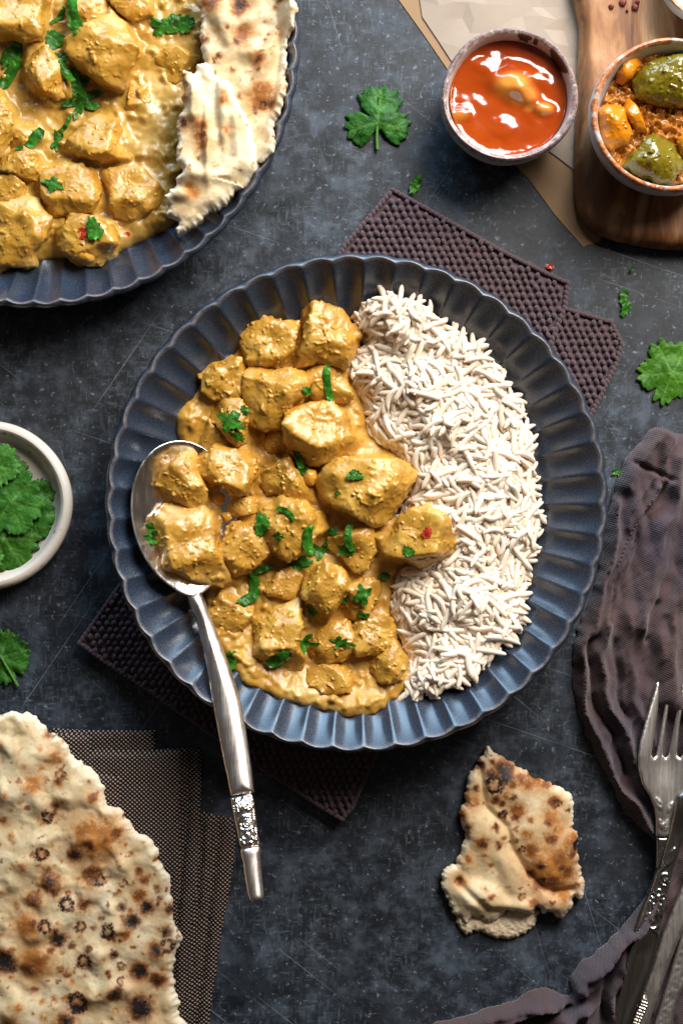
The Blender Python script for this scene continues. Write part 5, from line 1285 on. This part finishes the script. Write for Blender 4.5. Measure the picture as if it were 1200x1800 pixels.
# ------------------------------------------------------------------ fork and knives
def zf(px, py): return 44 + np.clip((1500 - py) / 300, 0, 1) * 12
fork = thing('fork', 'silver fork with four tines lying on the plum napkin', 'fork', (*P(1165, 1400, 34), 34))
def zt(px, py): return zf(px, py) + 9 * np.sin(np.clip((1440 - py) / 240, 0, 1) * math.pi) - 14 * np.exp(-((px - 1170) / 40) ** 2) * smooth(1440, 1330, py)
HD = [(1119,1326),(1143,1326),(1147,1321),(1152,1326),(1164,1326),(1169,1321),(1174,1326),(1188,1326),(1193,1321),(1198,1326),(1226,1326),(1227,1345),(1222,1368),(1205,1390),(1189,1408),(1183,1424),(1178,1445),(1174,1470),(1152,1470),(1152,1440),(1149,1420),(1140,1398),(1127,1378),(1120,1352)]
sf = [leafcurve(1156, 1412, 22, 3, 1.2), leafcurve(1176, 1418, 18, 3, 2.0), leafcurve(1160, 1448, 18, 3, 1.2), leafcurve(1169, 1450, 18, 3, 1.8), ell(1163.5, 1475, 6, 6, 0), ell(1163.5, 1475, 2.5, 2.5, 0)]
rff = relief(sf, 2.2, 1.3)
TN = []
for i, (x0, x1, xt, yt) in enumerate([(1119, 1143, 1157, 1200), (1152, 1164, 1177, 1200), (1174, 1188, 1199, 1202), (1198, 1226, 1219, 1206)]):
    tp = [(x0, 1327), (x0 + (xt - x0) * .22, 1300), (x0 + (xt - x0) * .5, 1262), (xt - 3, 1215), (xt - 1.6, yt + 2), (xt, yt), (xt + 1.6, yt + 2), (xt + 1.2, 1225), (x1 + (xt - x1) * .45, 1270), (x1 + (xt - x1) * .15, 1305), (x1, 1327)]
    if i == 0: tp = [(1119, 1327), (1123, 1300), (1134, 1262), (1148, 1220), (1154, 1202), (1157, 1199), (1159, 1203), (1157, 1235), (1151, 1275), (1145, 1310), (1143, 1327)]
    TN.append(tp)
FULL = TN[0] + [(1147.5, 1332)] + TN[1] + [(1169, 1332)] + TN[2] + [(1193, 1332)] + TN[3] + HD[HD.index((1227,1345)):]
def ftop(px, py, d):
    return zt(px, py) + 3 + dome(segdist(px, py, FULL), 5, 2.5) + rff(px, py) - .02 * np.clip(1327 - py, 0, 200)
slab('head', densify([(1119,1327),(1143,1327),(1147.5,1332),(1152,1327),(1164,1327),(1169,1332),(1174,1327),(1188,1327),(1193,1332),(1198,1327),(1226,1327)] + HD[HD.index((1227,1345)):], 3), ftop, lambda px, py, d: zt(px, py) - 1.5, STEEL2, zref=48, spacing=2.6, parent=fork, angle=50)
for tp in TN:
    slab('tine', densify(tp, 3), ftop, lambda px, py, d: zt(px, py) - 1.5 - .02 * np.clip(1327 - py, 0, 200), STEEL2, zref=48, spacing=2.4, parent=fork, angle=50)
FH = [(1152,1470),(1174,1470),(1172,1500),(1168,1540),(1166,1575),(1152,1580),(1151,1540),(1152,1500)]
beads = [ell(1154.5, 1497 + i * 4.4, 1.1, 1.4, 0, 7) for i in range(9)]
rbd = relief(beads + [np.array([(1163., 1492), (1160, 1515)])], 2.0, 1.1)
slab('handle', densify(FH, 3), lambda px, py, d: 42 + dome(d, 8, 5) + rbd(px, py), 38, DKSTEEL, zref=40, spacing=2.4, parent=fork, angle=None)
# ornate hollow-handled knife crossing the fork
kn = thing('table_knife', 'silver knife with a flower and scroll handle crossing over the fork', 'knife', (*P(1130, 1650, 46), 46))
OH = [(1184,1418),(1190,1396),(1215,1388),(1250,1400),(1240,1430),(1212,1460),(1199,1482),(1191,1508),(1184,1527),(1178,1553),(1171,1583),(1166,1609),(1159,1644),(1150,1687),(1133,1736),(1112,1788),(1085,1860),(1060,1860),(1076,1800),(1087,1747),(1097,1693),(1112,1643),(1125,1607),(1136,1580),(1147,1551),(1151,1537),(1159,1520),(1168,1491),(1178,1455)]
orn = [leafcurve(1177, 1506, 34, 4.5, -1.15), leafcurve(1166, 1520, 22, 2.5, -1.05), spiral(1167, 1543, 13, 4, .9, 1.4), spiral(1169, 1540, 9, 3, .8, 1.5), spiral(1172, 1546, 6, 2, .7, .5),
       *[ell(1154 + 9 * math.cos(a), 1577 + 9 * math.sin(a), 5.2, 4.4, a) for a in (-1.4, -.1, 1.1, 2.3, 3.6)], ell(1154, 1577, 2.2, 2.2, 0),
       leafcurve(1136, 1594, 26, 3.5, -1.25), leafcurve(1151, 1600, 22, 2.5, 1.0), leafcurve(1160, 1600, 26, 3, 1.3), spiral(1143, 1620, 17, 2.5, 1.35, -2.4, 44), np.array([(1129., 1611), (1118, 1630), (1112, 1642)]), np.array([(1141., 1609), (1126, 1620), (1115, 1640)]),
       np.array([(1112., 1648), (1118, 1634), (1126, 1634), (1126, 1640), (1118, 1648), (1108, 1668), (1101, 1690), (1094, 1730), (1084, 1780), (1076, 1820)]), np.array([(1145., 1633), (1153, 1638), (1157, 1650), (1150, 1685), (1135, 1728), (1112, 1785), (1098, 1820)])]
ro = relief(orn, 2.8, 1.35)
def kh(px, py, d):
    t = smooth(1480, 1660, py); hw = 8 + 14 * t
    hollow = smooth(1630, 1680, py) * 5.0 * smooth(8, 18, d)
    return 52 + dome(d, hw, 7 + 6 * t) + ro(px, py) - hollow + 8 * smooth(1470, 1410, py)
slab('handle', catmull(OH, 3), kh, lambda px, py, d: 44 - dome(d, 15, 4), DKSTEEL, zref=56, spacing=1.9, parent=kn, angle=None)
slab('blade', densify([(1200,1405),(1235,1385),(1330,1200),(1360,1210),(1300,1400),(1240,1440)], 6), lambda px, py, d: 55 + dome(d, 8, 3), 50, STEEL2, zref=55, spacing=6, parent=kn, angle=None)
k2 = thing('table_knife', 'plain flat silver knife with a beaded oval at its end, right of the ornate handle', 'knife', (*P(1150, 1700, 38), 38))
ST = [(1245,1420),(1290,1430),(1240,1540),(1204,1624),(1173,1700),(1155,1753),(1136,1812),(1115,1860),(1075,1860),(1110,1800),(1128,1748),(1148,1694),(1163,1644),(1180,1600),(1200,1555)]
slab('blade', densify(ST, 4), lambda px, py, d: 43 + dome(d, 5, 3), 38, STEEL2, zref=44, spacing=4.5, parent=k2, angle=None)
bd = []
for r_ in range(12):
    for c_ in range(3): bd.append((1131 - r_ * 2.3 + c_ * 4.6 - (r_ % 2), 1756 + r_ * 5.2 + c_ * 1.5))
bd = np.array(bd)
def beadz(px, py, d):
    q = np.full_like(px, 99.)
    for x, y in bd: q = np.minimum(q, np.hypot(px - x, py - y))
    return 47 + dome(d, 5, 2.5) + 2.6 * np.sqrt(np.clip(1 - (q / 2.3) ** 2, 0, 1))
slab('beaded_oval', catmull([(1131,1750),(1139,1764),(1140,1785),(1132,1810),(1112,1840),(1100,1838),(1112,1795),(1122,1768)], 2.5), beadz, 42, STEEL2, zref=50, spacing=1.5, parent=k2, angle=None)
k3 = thing('butter_knife', 'dull grey knife at the far right behind the beaded one', 'knife', (*P(1190, 1750, 34), 34))
S3 = [(1290,1440),(1330,1500),(1262,1660),(1226,1700),(1205,1730),(1188,1765),(1180,1812),(1170,1870),(1125,1870),(1146,1812),(1170,1735),(1192,1660),(1215,1590)]
slab('blade', catmull(S3, 4), lambda px, py, d: 37 + dome(d, 8, 4) - 2.2 * np.exp(-((d - 10) / 1.6) ** 2), 33, STEEL2, zref=40, spacing=4, parent=k3, angle=None)

hem = catmull_open([(1160, 838), (1143, 872), (1122, 902), (1106, 930), (1092, 962), (1080, 992)], 7.5)
def ridge_z(x, y):
    return float(nap_top(np.array([x]), np.array([y]), np.array([40.0]))[0])
bV, bF = ico(2); VV = []
for i, (x, y) in enumerate(hem):
    x2, y2 = hem[min(i + 1, len(hem) - 1)]; x1, y1 = hem[max(i - 1, 0)]; a = -math.atan2(y2 - y1, x2 - x1)
    X, Y = P(x + 5, y, 25); v = bV * np.array([2.9, 1.3, 1.4]); c, s_ = math.cos(a), math.sin(a)
    VV.append(np.stack([X + v[:, 0] * c - v[:, 1] * s_, Y + v[:, 0] * s_ + v[:, 1] * c, ridge_z(x + 5, y) + .8 + v[:, 2]], 1))
m_ = len(VV)
nk = [o_ for o_ in COL.objects if o_.name.startswith('crumpled_napkin')][0]
o = obj('hem_stitching', np.concatenate(VV), np.concatenate([bF + i * len(bV) for i in range(m_)]), KNIT, nk)
